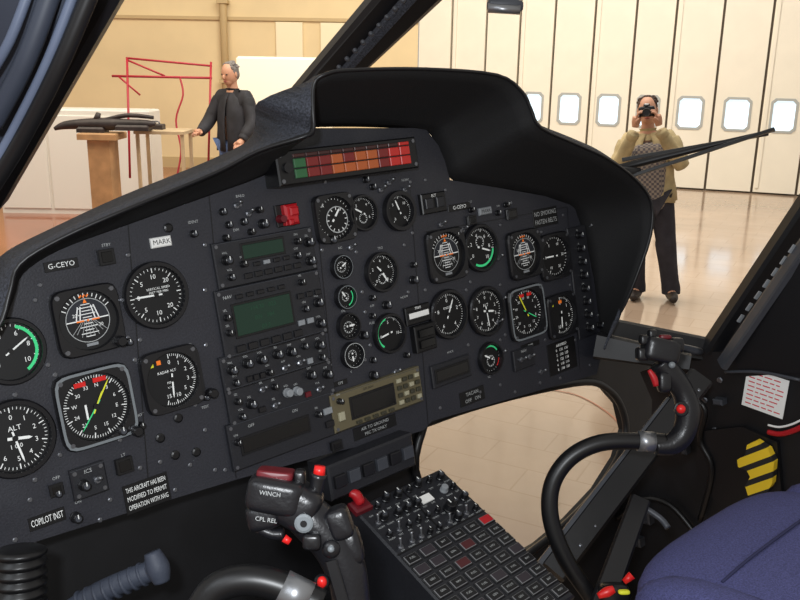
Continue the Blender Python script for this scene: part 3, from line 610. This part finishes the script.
wobj(b,'bellows',bt)
rl=root('fuel_lever_quadrant',T(at(615,590,1.2)),'red and black levers beside the seat base','lever')
b=MB(); b.ell(at(614,596,1.2),(.022,.018,.015),mBezel,Mz,.5); wobj(b,'lever_base',rl)
b=MB(); b.tube(P3([(598,596),(607,592),(614,589)],1.17),[.004,.007,.005],mRedB,10,3); wobj(b,'red_lever',rl)
b=MB(); b.tube(P3([(624,582),(632,575)],1.18),[.004,.006],mRedB,10,1); wobj(b,'red_knob',rl)
b=MB(); b.ell(at(624,592,1.17),(.008,.003,.005),mYel,Mz,.6); wobj(b,'yellow_plate',rl)

# ================= SEAT
UH=V((PX.x,PX.y,0)).normalized(); NH=V((0,0,1)).cross(UH)*-1
if NH.dot(PNZ)<0: NH=-NH
sc=at(797,566,1.16); Ms=FM(sc,UH,-NH,UH.cross(-NH))
ss=root('pilot_seat',Ms,'navy blue fabric pilot seat cushion with rounded bolsters','seat')
b=MB(); b.ell((.03,-.10,-.07),(.25,.27,.085),mBlue,None,.5,48,24)
b.obj('seat_cushion',Ms,ss)
b=MB(); b.ell((-.18,-.12,-.05),(.05,.25,.085),mBlue,None,.7,24,16); b.obj('side_bolster',Ms,ss)
b=MB(); b.ell((.24,-.12,-.05),(.05,.25,.085),mBlue,None,.7,24,16); b.obj('side_bolster',Ms,ss)
b=MB(); b.box(.03,-.12,-.3,.42,.44,.18,mFrame,.01); b.obj('seat_frame',Ms,ss)
for yy in (.04,-.08,-.2):
    b=MB(); b.tube([(-.13,yy,.010),(-.05,yy,.0165),(.1,yy,.0165),(.2,yy,.010)],.0022,mPiping,8,5); b.obj('seam',Ms,ss)
b=MB(); b.tube([(-.132,.15,-.03),(-.132,0,.009),(-.132,-.2,.011),(-.132,-.36,-.02)],.003,mPiping,8,5); b.obj('piping',Ms,ss)

# ================= HANGAR
fm=bpy.data.materials.new('hangar_floor'); fm.use_nodes=True; nt=fm.node_tree; bs=nt.nodes['Principled BSDF']
tc=nt.nodes.new('ShaderNodeTexCoord'); mp=nt.nodes.new('ShaderNodeMapping'); mp.inputs['Rotation'].default_value=(0,0,math.radians(28))
br=nt.nodes.new('ShaderNodeTexBrick'); br.inputs['Color1'].default_value=lin((192,168,146)); br.inputs['Color2'].default_value=lin((189,164,141)); br.inputs['Mortar'].default_value=lin((176,150,126)); br.inputs['Scale'].default_value=1; br.inputs['Mortar Size'].default_value=.008; br.inputs['Mortar Smooth'].default_value=1; br.inputs['Brick Width'].default_value=.5; br.inputs['Row Height'].default_value=.25
nt.links.new(tc.outputs['Object'],mp.inputs['Vector']); nt.links.new(mp.outputs['Vector'],br.inputs['Vector'])
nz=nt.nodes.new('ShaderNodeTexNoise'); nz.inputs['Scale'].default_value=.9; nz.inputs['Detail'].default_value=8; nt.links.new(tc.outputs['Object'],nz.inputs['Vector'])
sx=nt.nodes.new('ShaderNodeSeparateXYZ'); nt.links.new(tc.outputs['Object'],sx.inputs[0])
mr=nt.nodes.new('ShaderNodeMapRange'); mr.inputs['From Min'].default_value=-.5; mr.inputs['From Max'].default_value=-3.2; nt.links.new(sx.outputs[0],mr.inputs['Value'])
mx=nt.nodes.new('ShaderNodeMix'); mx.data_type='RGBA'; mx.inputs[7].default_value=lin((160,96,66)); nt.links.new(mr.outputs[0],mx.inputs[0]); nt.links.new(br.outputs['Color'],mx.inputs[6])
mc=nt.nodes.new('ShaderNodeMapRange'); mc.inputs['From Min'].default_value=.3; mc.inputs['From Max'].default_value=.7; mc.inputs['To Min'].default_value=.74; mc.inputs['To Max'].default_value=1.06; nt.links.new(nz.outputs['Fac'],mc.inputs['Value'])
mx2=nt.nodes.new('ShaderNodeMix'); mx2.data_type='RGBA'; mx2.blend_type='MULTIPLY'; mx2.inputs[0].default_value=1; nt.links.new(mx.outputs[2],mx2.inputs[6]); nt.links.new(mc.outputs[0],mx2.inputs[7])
nt.links.new(mx2.outputs[2],bs.inputs['Base Color']); bs.inputs['Specular IOR Level'].default_value=.9
rm=nt.nodes.new('ShaderNodeMapRange'); rm.inputs['From Min'].default_value=.3; rm.inputs['From Max'].default_value=.7; rm.inputs['To Min'].default_value=.07; rm.inputs['To Max'].default_value=.2; nt.links.new(nz.outputs['Fac'],rm.inputs['Value']); nt.links.new(rm.outputs[0],bs.inputs['Roughness'])
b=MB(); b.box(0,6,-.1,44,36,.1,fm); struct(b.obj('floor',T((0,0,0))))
A=G(430,173);B_=G(775,195); dx=(B_-A); dx.z=0; dx.normalize(); WZ=dx.cross(V((0,0,1)))
BW=Fr(A,dx,V((0,0,1)),WZ)
mDoor=mat('door_cream',(236,228,210),.55,var=.03,bs=2); mSeam=mat('door_seam',(106,94,80),.7); mWin=mat('window_daylight',(206,226,242),.3,em=1.0); mFrameW=mat('window_frame',(170,172,168),.5)
mWallL=mat('wall_beige',(224,202,158),.7,var=.05,bs=1.2)
xs=[415,447,480,512,545,583,622,660,705,752,797,845,900,960,1030]
us=[BW.px(x,185).x for x in xs]
b=MB(); b.box((us[0]+us[-1])/2,3.5,-.25,us[-1]-us[0],7,.15,mSeam); struct(b.obj('wall_back',BW.M))
for i in range(len(us)-1):
    w=us[i+1]-us[i]; cxm=(us[i]+us[i+1])/2
    hasw=i>=3; Md=BW.M@T((cxm,0,0)); b=MB()
    pts=[(-w/2+.02,.03),(w/2-.02,.03),(w/2-.02,7),(-w/2+.02,7)]; wh=w*.25
    def rrect(a_,y0,y1,c=.05): return [(-a_+c,y0),(a_-c,y0),(a_,y0+c),(a_,y1-c),(a_-c,y1),(-a_+c,y1),(-a_,y1-c),(-a_,y0+c)]
    b.poly(pts,-.09,0,mDoor,[rrect(wh,1.04,1.52)] if hasw else [])
    if i%2: b.box(-w/2+.07,3.5,0,.05,6.8,.03,mDoor)
    o=struct(b.obj('door_%d'%(i+1),Md))
    if hasw:
        b=MB(); b.box(0,1.28,-.085,wh*2,.5,.02,mWin); b.poly(rrect(wh+.035,1.005,1.555,.06),-.01,.015,mFrameW,[rrect(wh-.005,1.045,1.515)])
        struct(b.obj('window_%d'%(i-2),Md))
A2=BW.M@V((us[0],0,0)); B2=G(-320,157); dl=(A2-B2); dl.z=0; ln=dl.length; dl.normalize()
LW=Fr(B2,dl,V((0,0,1)),dl.cross(V((0,0,1))))
b=MB(); b.box(ln/2,3.5,-.2,ln,7,.2,mWallL); struct(b.obj('wall_left',LW.M))
mTrim=mat('wall_trim',(190,166,122),.6); mBeigeL=mat('cream_light',(238,224,190),.6)
b=MB(); b.box(ln/2,2.75,0,ln,.06,.05,mTrim); struct(b.obj('trim_1',LW.M))
b=MB(); b.box(ln/2,.1,0,ln,.2,.03,mTrim); struct(b.obj('baseboard_left',LW.M))
q=LW.px(226,50); b=MB(); b.lathe(0,0,[(.07,0),(.07,6.5)],mTrim,14,sm=True); b.box(0,0,1.6,.2,.2,.06,mTrim); b.box(0,0,3.0,.2,.2,.06,mTrim)
tag(b.obj('wall_pipe',T(LW.M@V((q.x,0,.12)))),'beige vertical pipe fixed against the hangar wall','pipe')
for i,(x,w,h) in enumerate([(345,.9,3.2),(290,.5,3.0)]):
    q=LW.px(x,60); b=MB(); b.box(q.x,1.9,.0,w,1.6,.06,mBeigeL,.01); struct(b.obj('trim_%d'%(i+3),LW.M))
def gp(x,z,hpix=None):
    W=at(x,200,z); return V((W.x,W.y,0))
def hb(y,x,z): return at(x,y,z).z
g=gp(290,13.0); rt=root('storage_crate',T(g),'large cream crate with lid against the hangar wall','crate')
b=MB(); b.box(0,0,0,1.35,.5,1.15,mBeigeL,.02); b.obj('crate_body',T(g),rt)
b=MB(); b.box(0,0,1.15,1.4,.55,.9,mat('crate_white',(248,240,218),.6),.03); b.obj('crate_lid',T(g),rt)
g=gp(85,11.4); rt=root('storage_cabinet',T(g),'long low white-grey cabinet on the hangar floor','cabinet'); mCab=mat('cabinet_white',(222,220,212),.5)
b=MB(); b.box(0,0,0,2.0,.5,1.35,mCab,.02); b.obj('cabinet_body',T(g),rt)
for i in range(3): b=MB(); b.box(0,0,0,.62,1.2,.02,mCab,.005); b.obj('cabinet_door',T(g+V((-.66+.66*i,-.25,.67)))@Matrix.Rotation(math.radians(90),4,'X'),rt)
mWood=mat('wood_light',(176,136,94),.6,var=.2,bs=6); mDark=mat('machine_dark',(48,40,40),.5,var=.4,bs=12)
z5=9.6; g=gp(107,z5); rt=root('wooden_trestle',T(g),'tan wooden stand carrying a dark machine part','trestle')
h5=hb(131,107,z5)
b=MB(); b.box(0,0,h5-.07,.42,.4,.07,mWood,.01); b.obj('trestle_top',T(g),rt)
b=MB(); b.box(0,0,.28,.24,.3,h5-.35,mWood,.01); b.obj('trestle_column',T(g),rt)
b=MB(); b.box(0,0,0,.44,.4,.28,mWood,.02); b.obj('trestle_base',T(g),rt)
g2=g+V((0,0,h5)); rt=root('rotor_gearbox',T(g2),'long slim dark metal gearbox and shaft on a wooden stand','machine part')
b=MB(); b.tube([(-.52,0,.03),(-.4,0,.07),(-.15,0,.09),(.1,0,.09),(.3,0,.10),(.5,0,.10),(.6,0,.10)],[.02,.045,.06,.07,.05,.045,.02],mDark,14,4); b.box(.36,0,.03,.36,.2,.06,mDark,.02); b.box(-.1,0,0,.3,.18,.06,mDark,.02); b.obj('gearbox_body',T(g2),rt)
b=MB(); b.tube([(-.05,0,.13),(-.02,0,.21)],[.04,.025],mDark,12,1); b.obj('gearbox_cap',T(g2),rt)
b=MB(); b.tube([(.05,0,.14),(.3,0,.19),(.58,0,.17)],[.02,.025,.02],mDark,12,3); b.obj('drive_shaft',T(g2),rt)
z6=10.5; g=gp(160,z6); mRedP=mat('red_paint',(165,35,50),.45); rt=root('engine_hoist',T(g),'red painted tubular steel hoist frame on the hangar floor','hoist')
def q6(x,y): W=at(x,y,z6); return W
for nm,l,rr in [('top_rail',[(112,76),(212,78)],.015),('jib',[(126,58),(212,66)],.013),('post',[(127,58),(130,178)],.015),('post',[(211,62),(208,180)],.014),('brace',[(127,60),(165,76)],.012),('brace',[(118,76),(140,95)],.012)]:
    b=MB(); b.tube([q6(*l[0]),q6(*l[1])],rr,mRedP,8,1); wobj(b,nm,rt)
b=MB(); b.tube([q6(180,78),q6(183,95),q6(176,120),q6(181,150),q6(177,176)],.012,mRedP,8,5); wobj(b,'red_hose',rt)
z7=9.9; g=gp(168,z7); h7=hb(128,168,z7); rt=root('work_bench',T(g),'pale wooden work bench with thin legs','table')
mWd2=mat('wood_pale',(190,168,134),.6,var=.15,bs=5)
b=MB(); b.box(0,0,h7-.04,.56,.46,.04,mWd2,.008); b.obj('bench_top',T(g),rt)
for i in (-1,1):
    for j in (-1,1): b=MB(); b.box(0,0,0,.035,.035,h7-.04,mWd2); b.obj('bench_leg',T(g+V((i*.25,j*.19,0))),rt)
b=MB(); b.box(0,.08,.25,.5,.28,.03,mWd2); b.obj('bench_shelf',T(g),rt)
gb=g+V((-.1,0,h7)); rt=root('tool_box',T(gb),'small dark toolbox lying on the work bench','toolbox')
b=MB(); b.box(0,0,0,.2,.14,.06,mDark,.01); b.obj('toolbox_body',T(gb),rt)
b=MB(); b.tube([(-.05,0,.055),(-.04,0,.085),(.04,0,.085),(.05,0,.055)],.008,mScrew,8,3); b.obj('handle',T(gb),rt)
b=MB(); pts=[G(x,y)+V((0,0,.004)) for x,y in [(530,388),(575,395),(610,415),(632,440)]]; Q=cat([list(q) for q in pts],6)
for i in range(len(Q)-1):
    a1=V(Q[i]);a2=V(Q[i+1]); nn=(a2-a1).normalized().cross(V((0,0,1)))*.006
    b.add([a1-nn,a1+nn,a2+nn,a2-nn],[[0,1,2,3]],mat('floor_line',(190,125,95),.5))
struct(b.obj('trim_2'))

# ================= PEOPLE
mSkin=mat('skin',(196,146,118),.55); mJackB=mat('jacket_beige',(180,162,122),.9,bump=1,bs=10,var=.22,det=6); mTrD=mat('trousers_dark',(46,44,52),.85,bump=1,bs=12,var=.25); mHairD=mat('hair_dark',(66,48,38),.85,bump=1,bs=60,var=.4); mShoe=mat('shoe_dark',(40,30,26),.5)
mHairG=mat('hair_grey',(118,112,108),.9,bump=1,bs=60,var=.4); mJackK=mat('jacket_black',(36,36,42),.75,bump=1,bs=9,var=.4,det=6); mJean=mat('denim',(80,100,140),.85,var=.2,bs=40); mEye=mat('eye_dark',(30,25,22),.3); mLip=mat('lip',(170,95,85),.5)
pm=bpy.data.materials.new('plaid_cloth'); pm.use_nodes=True; nt=pm.node_tree; bs=nt.nodes['Principled BSDF']; ck=nt.nodes.new('ShaderNodeTexChecker'); ck.inputs['Scale'].default_value=48; ck.inputs['Color1'].default_value=lin((150,138,126)); ck.inputs['Color2'].default_value=lin((92,86,90)); tc=nt.nodes.new('ShaderNodeTexCoord'); nt.links.new(tc.outputs['Object'],ck.inputs['Vector']); nt.links.new(ck.outputs['Color'],bs.inputs['Base Color']); bs.inputs['Roughness'].default_value=.9
def skinmesh(J,edges,rootj,sub=2):
    names=[]
    for e in edges:
        for q in e:
            if q not in names: names.append(q)
    me=bpy.data.meshes.new('s'); me.from_pydata([J[q][:3] for q in names],[(names.index(a_),names.index(b_)) for a_,b_ in edges],[])
    o=bpy.data.objects.new('s',me); col.objects.link(o); md=o.modifiers.new('k','SKIN'); md.use_smooth_shade=True
    for i,q in enumerate(names):
        rr=J[q][3]; rr=rr if hasattr(rr,'__len__') else (rr,rr)
        o.data.skin_vertices[0].data[i].radius=rr; o.data.skin_vertices[0].data[i].use_root=(q==rootj)
    s2=o.modifiers.new('u','SUBSURF'); s2.levels=sub; s2.render_levels=sub
    bpy.context.view_layer.update()
    r_=bpy.data.meshes.new_from_object(o.evaluated_get(bpy.context.evaluated_depsgraph_get())); bpy.data.objects.remove(o); return r_
def headparts(b,c,Mr):
    c=V(c)
    def w(x,y,z): return c+Mr@V((x,y,z))
    b.ell(c,(.075,.094,.118),mSkin,Mr,.95,24,16); b.ell(w(0,-.045,-.065),(.048,.043,.048),mSkin,Mr)
    b.ell(w(0,-.1,-.015),(.014,.022,.026),mSkin,Mr); b.ell(w(.077,.005,-.005),(.01,.018,.03),mSkin,Mr); b.ell(w(-.077,.005,-.005),(.01,.018,.03),mSkin,Mr)
    for i in (-1,1): b.ell(w(i*.03,-.088,.012),(.012,.008,.007),mEye,Mr,nu=10,nv=6)
    b.ell(w(0,-.092,-.058),(.024,.008,.007),mLip,Mr,nu=12,nv=6)
def hand(b,palm,dr,nrm,side,curl=1.0):
    palm=V(palm);dr=V(dr).normalized();nrm=V(nrm).normalized();sd=dr.cross(nrm).normalized()
    b.tube([palm-dr*.045,palm,palm+dr*.04],[.026,.036,.034],mSkin,10,3)
    for i,ln in enumerate((.07,.08,.075,.06)):
        s0=palm+dr*.035+sd*(-.028+i*.019)
        p1=s0+dr*ln*.45+nrm*.006*curl; p2=p1+(dr*.5+nrm*.8*curl).normalized()*ln*.33; p3=p2+(nrm*curl-dr*.2).normalized()*ln*.26
        b.tube([s0,p1,p2,p3],[.0095,.009,.0085,.007],mSkin,7,3)
    s0=palm-dr*.01+sd*side*.03; b.tube([s0,s0+sd*side*.025+dr*.02,s0+sd*side*.03+dr*.045+nrm*.02*curl],[.012,.011,.009],mSkin,7,3)
def mirror(J):
    o=dict(J)
    for k_,v in J.items():
        if k_.endswith('L'): o[k_[:-1]+'R']=(-v[0],)+tuple(v[1:])
    return o
base={'pel':(0,0,.94,(.14,.10)),'wai':(0,0,1.08,(.14,.10)),'che':(0,.01,1.28,(.16,.11)),'nb':(0,.01,1.44,(.08,.07)),'nk':(0,-.005,1.52,(.050,.053)),'hd':(0,-.02,1.62,.07),
 'shL':(.175,.01,1.405,.055),'elL':(.27,-.09,1.16,.046),'wrL':(.11,-.22,1.46,.032),'hiL':(.10,0,.88,.085),'knL':(.125,-.02,.49,.062),'anL':(.14,.01,.09,.046),'toL':(.16,-.13,.035,.035)}
BE=[('pel','wai'),('wai','che'),('che','nb'),('nb','nk'),('nk','hd'),('che','shL'),('shL','elL'),('elL','wrL'),('che','shR'),('shR','elR'),('elR','wrR'),('pel','hiL'),('hiL','knL'),('knL','anL'),('anL','toL'),('pel','hiR'),('hiR','knR'),('knR','anR'),('anR','toR')]
def grow(J,keys,dr,**over):
    o={}
    for k_ in keys:
        v=J[k_]; rr=v[3]; rr=rr if hasattr(rr,'__len__') else (rr,rr); o[k_]=v[:3]+((rr[0]+dr,rr[1]+dr),)
    for k_,v in over.items(): o[k_]=v
    return o
def coat(b,J,gap,zb,m):
    lv=[(J['nb'][1],1.445,.085,.075),(J['che'][1],1.39,.165,.115),(J['che'][1],1.30,.195,.14),(J['che'][1],1.18,.205,.155),(J['wai'][1],1.06,.205,.16),(0,.96,.215,.165),(0,zb,.22,.17)]
    n_=40; vs=[];fs=[]
    for l,(cy,z,rx,ry) in enumerate(lv):
        g_=gap*(.3+.7*min(1,l/4))
        for i in range(n_+1):
            t=math.radians(-90+g_+(360-2*g_)*i/n_); wv=1+.045*math.sin(i*1.7+l*.9)*(l/6)
            vs.append((rx*wv*math.cos(t),cy+ry*wv*math.sin(t),z+(.008*math.sin(i*.9) if l>3 else 0)))
    for l in range(len(lv)-1):
        for i in range(n_): q=l*(n_+1)+i; fs.append([q,q+1,q+n_+2,q+n_+1])
    nb_=len(vs); vs2=[(x*.95,y*.95,z) for x,y,z in vs]
    fs2=[[a_+nb_ for a_ in f][::-1] for f in fs]; m_=n_+1
    for l in range(len(lv)-1):
        for i,rev in ((0,0),(n_,1)):
            q=l*m_+i; f=[q,q+m_,q+m_+nb_,q+nb_]; fs2.append(f[::-1] if rev else f)
    q=(len(lv)-1)*m_
    for i in range(n_): fs2.append([q+i,q+i+1,q+i+1+nb_,q+i+nb_])
    b.add(vs+vs2,fs+fs2,m,True)
def person(M,label,J,mj,mt,mh,head,Mr,hands,collar=.066,hairlow=0,gap=22,zb=.88,jg=.02):
    rt=root('person',M,label,'person')
    b=MB(); b.mesh(skinmesh(J,BE,'pel'),mSkin); headparts(b,head,Mr)
    for h_ in hands: hand(b,*h_)
    b.obj('body',M,rt)
    ks=['wai','che','nb','shL','shR','elL','elR','wrL','wrR']
    TE=[e for e in BE if all(q in ks for q in e)]
    jk=grow(J,ks,jg); jk['nb']=J['nb'][:3]+((.08,.07),); jk['wai']=J['wai'][:3]+((.13,.10),); jk['che']=J['che'][:3]+((.165,.12),)
    b=MB(); b.mesh(skinmesh(jk,TE,'wai'),mj); coat(b,J,gap,zb,mj)
    for s_ in 'LR':
        el=V(J['el'+s_][:3]);wr=V(J['wr'+s_][:3]); sh=V(J['sh'+s_][:3])
        for q,dd,rr in ((wr,(wr-el).normalized(),.040+jg*.4),): b.tube([q-dd*.05,q-dd*.01,q+dd*.012],[rr,rr*1.08,rr*.96],mj,14,2)
        pts=[sh.lerp(el,t)+V((0,0,.004*math.sin(t*20))) for t in (.1,.3,.5,.7,.9)]; b.tube(pts,[.068,.075,.068,.073,.062],mj,14,3)
        pts=[el.lerp(wr,t) for t in (.0,.2,.45,.7,.9)]; b.tube(pts,[.062,.066,.058,.057,.046],mj,14,3)
    nb=V(J['nb'][:3]); b.tube([nb+V((0,0,-.05)),nb+V((0,0,0)),nb+V((0,-.005,.03)),nb+V((0,-.005,.045))],[.10,.08,collar,collar*1.12],mj,16,3,False)
    b.obj('jacket',M,rt)
    LE=[e for e in BE if all(q in ('pel','hiL','hiR','knL','knR','anL','anR') for q in e)]
    tj=grow(J,['pel','hiL','hiR','knL','knR','anL','anR'],.022)
    b=MB(); b.mesh(skinmesh(tj,LE,'pel'),mt)
    for s_ in 'LR':
        hp=V(J['hi'+s_][:3]);kn=V(J['kn'+s_][:3]);an=V(J['an'+s_][:3])
        b.tube([hp,hp.lerp(kn,.5),kn+V((0,0,.05)),kn,kn.lerp(an,.45),kn.lerp(an,.8),an+V((0,.005,.02)),an+V((0,.005,-.03))],[.1,.095,.085,.088,.078,.076,.080,.078],mt,16,3)
    b.obj('trousers',M,rt)
    for s_ in 'LR':
        an=V(J['an'+s_][:3]);to=V(J['to'+s_][:3]); b=MB(); b.tube([an+V((0,.06,-.045)),an+V((0,0,-.035)),to+V((0,.02,.008)),to+V((0,-.05,.0))],[.04,.05,.042,.028],mShoe,12,4); b.obj('shoe',M,rt)
    hc=V(head); b=MB(); b.ell(hc+Mr@V((0,.024,.032)),(.083,.088,.094),mh,Mr,.95,24,14)
    rn=random.Random(5)
    for i in range(26):
        t=rn.uniform(0,math.pi*2); u=rn.uniform(.15,1.0); v=V((.078*math.cos(t)*math.cos(u),.03+.08*math.sin(t)*math.cos(u),.038+.088*math.sin(u)))
        if v.y<-.045 and v.z<.08: continue
        b.ell(hc+Mr@v,(.018,.02,.014),mh,Mr,1,8,6)
    if hairlow: b.ell(hc+Mr@V((0,.038,-.005)),(.083,.07,.08),mh,Mr,.95,24,14)
    b.obj('hair',M,rt)
    return rt
J=mirror(base); g=G(652,299); yaw=math.atan2(g.x,g.y)
M=T(g)@Matrix.Rotation(-yaw,4,'Z')@Matrix.Rotation(math.radians(-6.5),4,'Y')
J['anL']=(.16,.01,.075,.046); J['toL']=(.18,-.13,.03,.035);J['anR']=(-.13,.01,.10,.046); J['toR']=(-.15,-.13,.055,.035)
I3=Matrix.Identity(3)
rt=person(M,'man in open beige jacket photographing with a raised camera',J,mJackB,mTrD,mHairD,(0,-.03,1.635),I3,
 [((.085,-.225,1.56),(-.2,-.15,1),(-1,.0,0),1,.9),((-.085,-.225,1.56),(.2,-.15,1),(1,.0,0),-1,.9)],gap=26,zb=.86)
b=MB(); b.ell((0,-.01,1.08),(.15,.145,.30),pm,None,.5,28,18); b.obj('plaid_shirt',M,rt)
Mc=M@T((0,-.205,1.635))
ct=root('camera',Mc,'black compact camera held up to the photographer\'s face','camera')
b=MB(); b.ell((0,0,0),(.065,.03,.042),mBlack,None,.4); b.box(0,0,.035,.05,.04,.025,mBlack,.004); b.obj('camera_body',Mc,ct)
b=MB(); b.lathe(0,0,[(.034,0),(.034,.05),(.03,.06),(.022,.055)],mBlack,20); b.obj('lens',Mc@T((0,-.025,-.005))@Matrix.Rotation(math.radians(90),4,'X'),ct)
b=MB(); b.box(0,0,.04,.03,.02,.012,mPlacW,.002); b.obj('flash',Mc@T((0,-.02,.012)),ct)
J2=mirror(base)
def lean(v,a_,z0=.95):
    y,z=v[1],v[2]-z0; return (v[0],y*math.cos(a_)-z*math.sin(a_),z0+y*math.sin(a_)+z*math.cos(a_))
la=math.radians(3)
for k_ in ('wai','che','nb','nk','hd','shL','shR'): J2[k_]=lean(J2[k_],la)+(J2[k_][3],)
J2['elL']=(.27,-.04,1.14,.05);J2['elR']=(-.27,-.10,1.14,.05);J2['wrL']=(.25,-.20,.98,.036);J2['wrR']=(-.22,-.30,1.04,.036)
g=gp(238,10.4); M=T(g)@Matrix.Rotation(math.radians(-28),4,'Z')@Matrix.Scale(1.12,4)
hd=lean((0,-.03,1.635),la); Mr=Matrix.Rotation(math.radians(12),3,'X')
person(M,'grey-haired man in a black jacket and jeans standing at a bench',J2,mJackK,mJean,mHairG,hd,Mr,[((.248,-.24,.95),(0,-1,-.6),(0,0,-1),-1,.5),((-.215,-.345,1.04),(0,-1,-.1),(0,0,-1),1,.5)],hairlow=1,gap=4,zb=.84,jg=.028)

# ================= LIGHT
w=bpy.data.worlds.new('world'); scn.world=w; w.use_nodes=True; bg=w.node_tree.nodes['Background']; bg.inputs[0].default_value=lin((255,249,240)); bg.inputs[1].default_value=.46
def area(name,loc,target,size,pw,colr):
    l=bpy.data.lights.new(name,'AREA'); l.size=size; l.energy=pw; l.color=colr; o=bpy.data.objects.new(name,l); col.objects.link(o); o.location=loc; o.rotation_euler=(V(target)-V(loc)).to_track_quat('-Z','Y').to_euler(); return o
area('hangar_fill',(1,8.5,6.5),(2,13,2),5,620,(1,.95,.87))  # added fill lamp brightening the doors, no fixture there
area('hangar_fill',(-5,8,6.5),(-5,13,1.5),5,380,(1,.86,.66))  # added warm fill for the left wall, not a hangar fixture
area('camera_flash',C+V((-.05,-.06,.10)),PN.w(350,350),.04,9,(.92,.96,1))
area('cockpit_fill',(-1.5,-.6,3.2),PN.w(350,350),1.2,14,(.85,.92,1))  # added soft fill aimed at the panel, no roof opening there
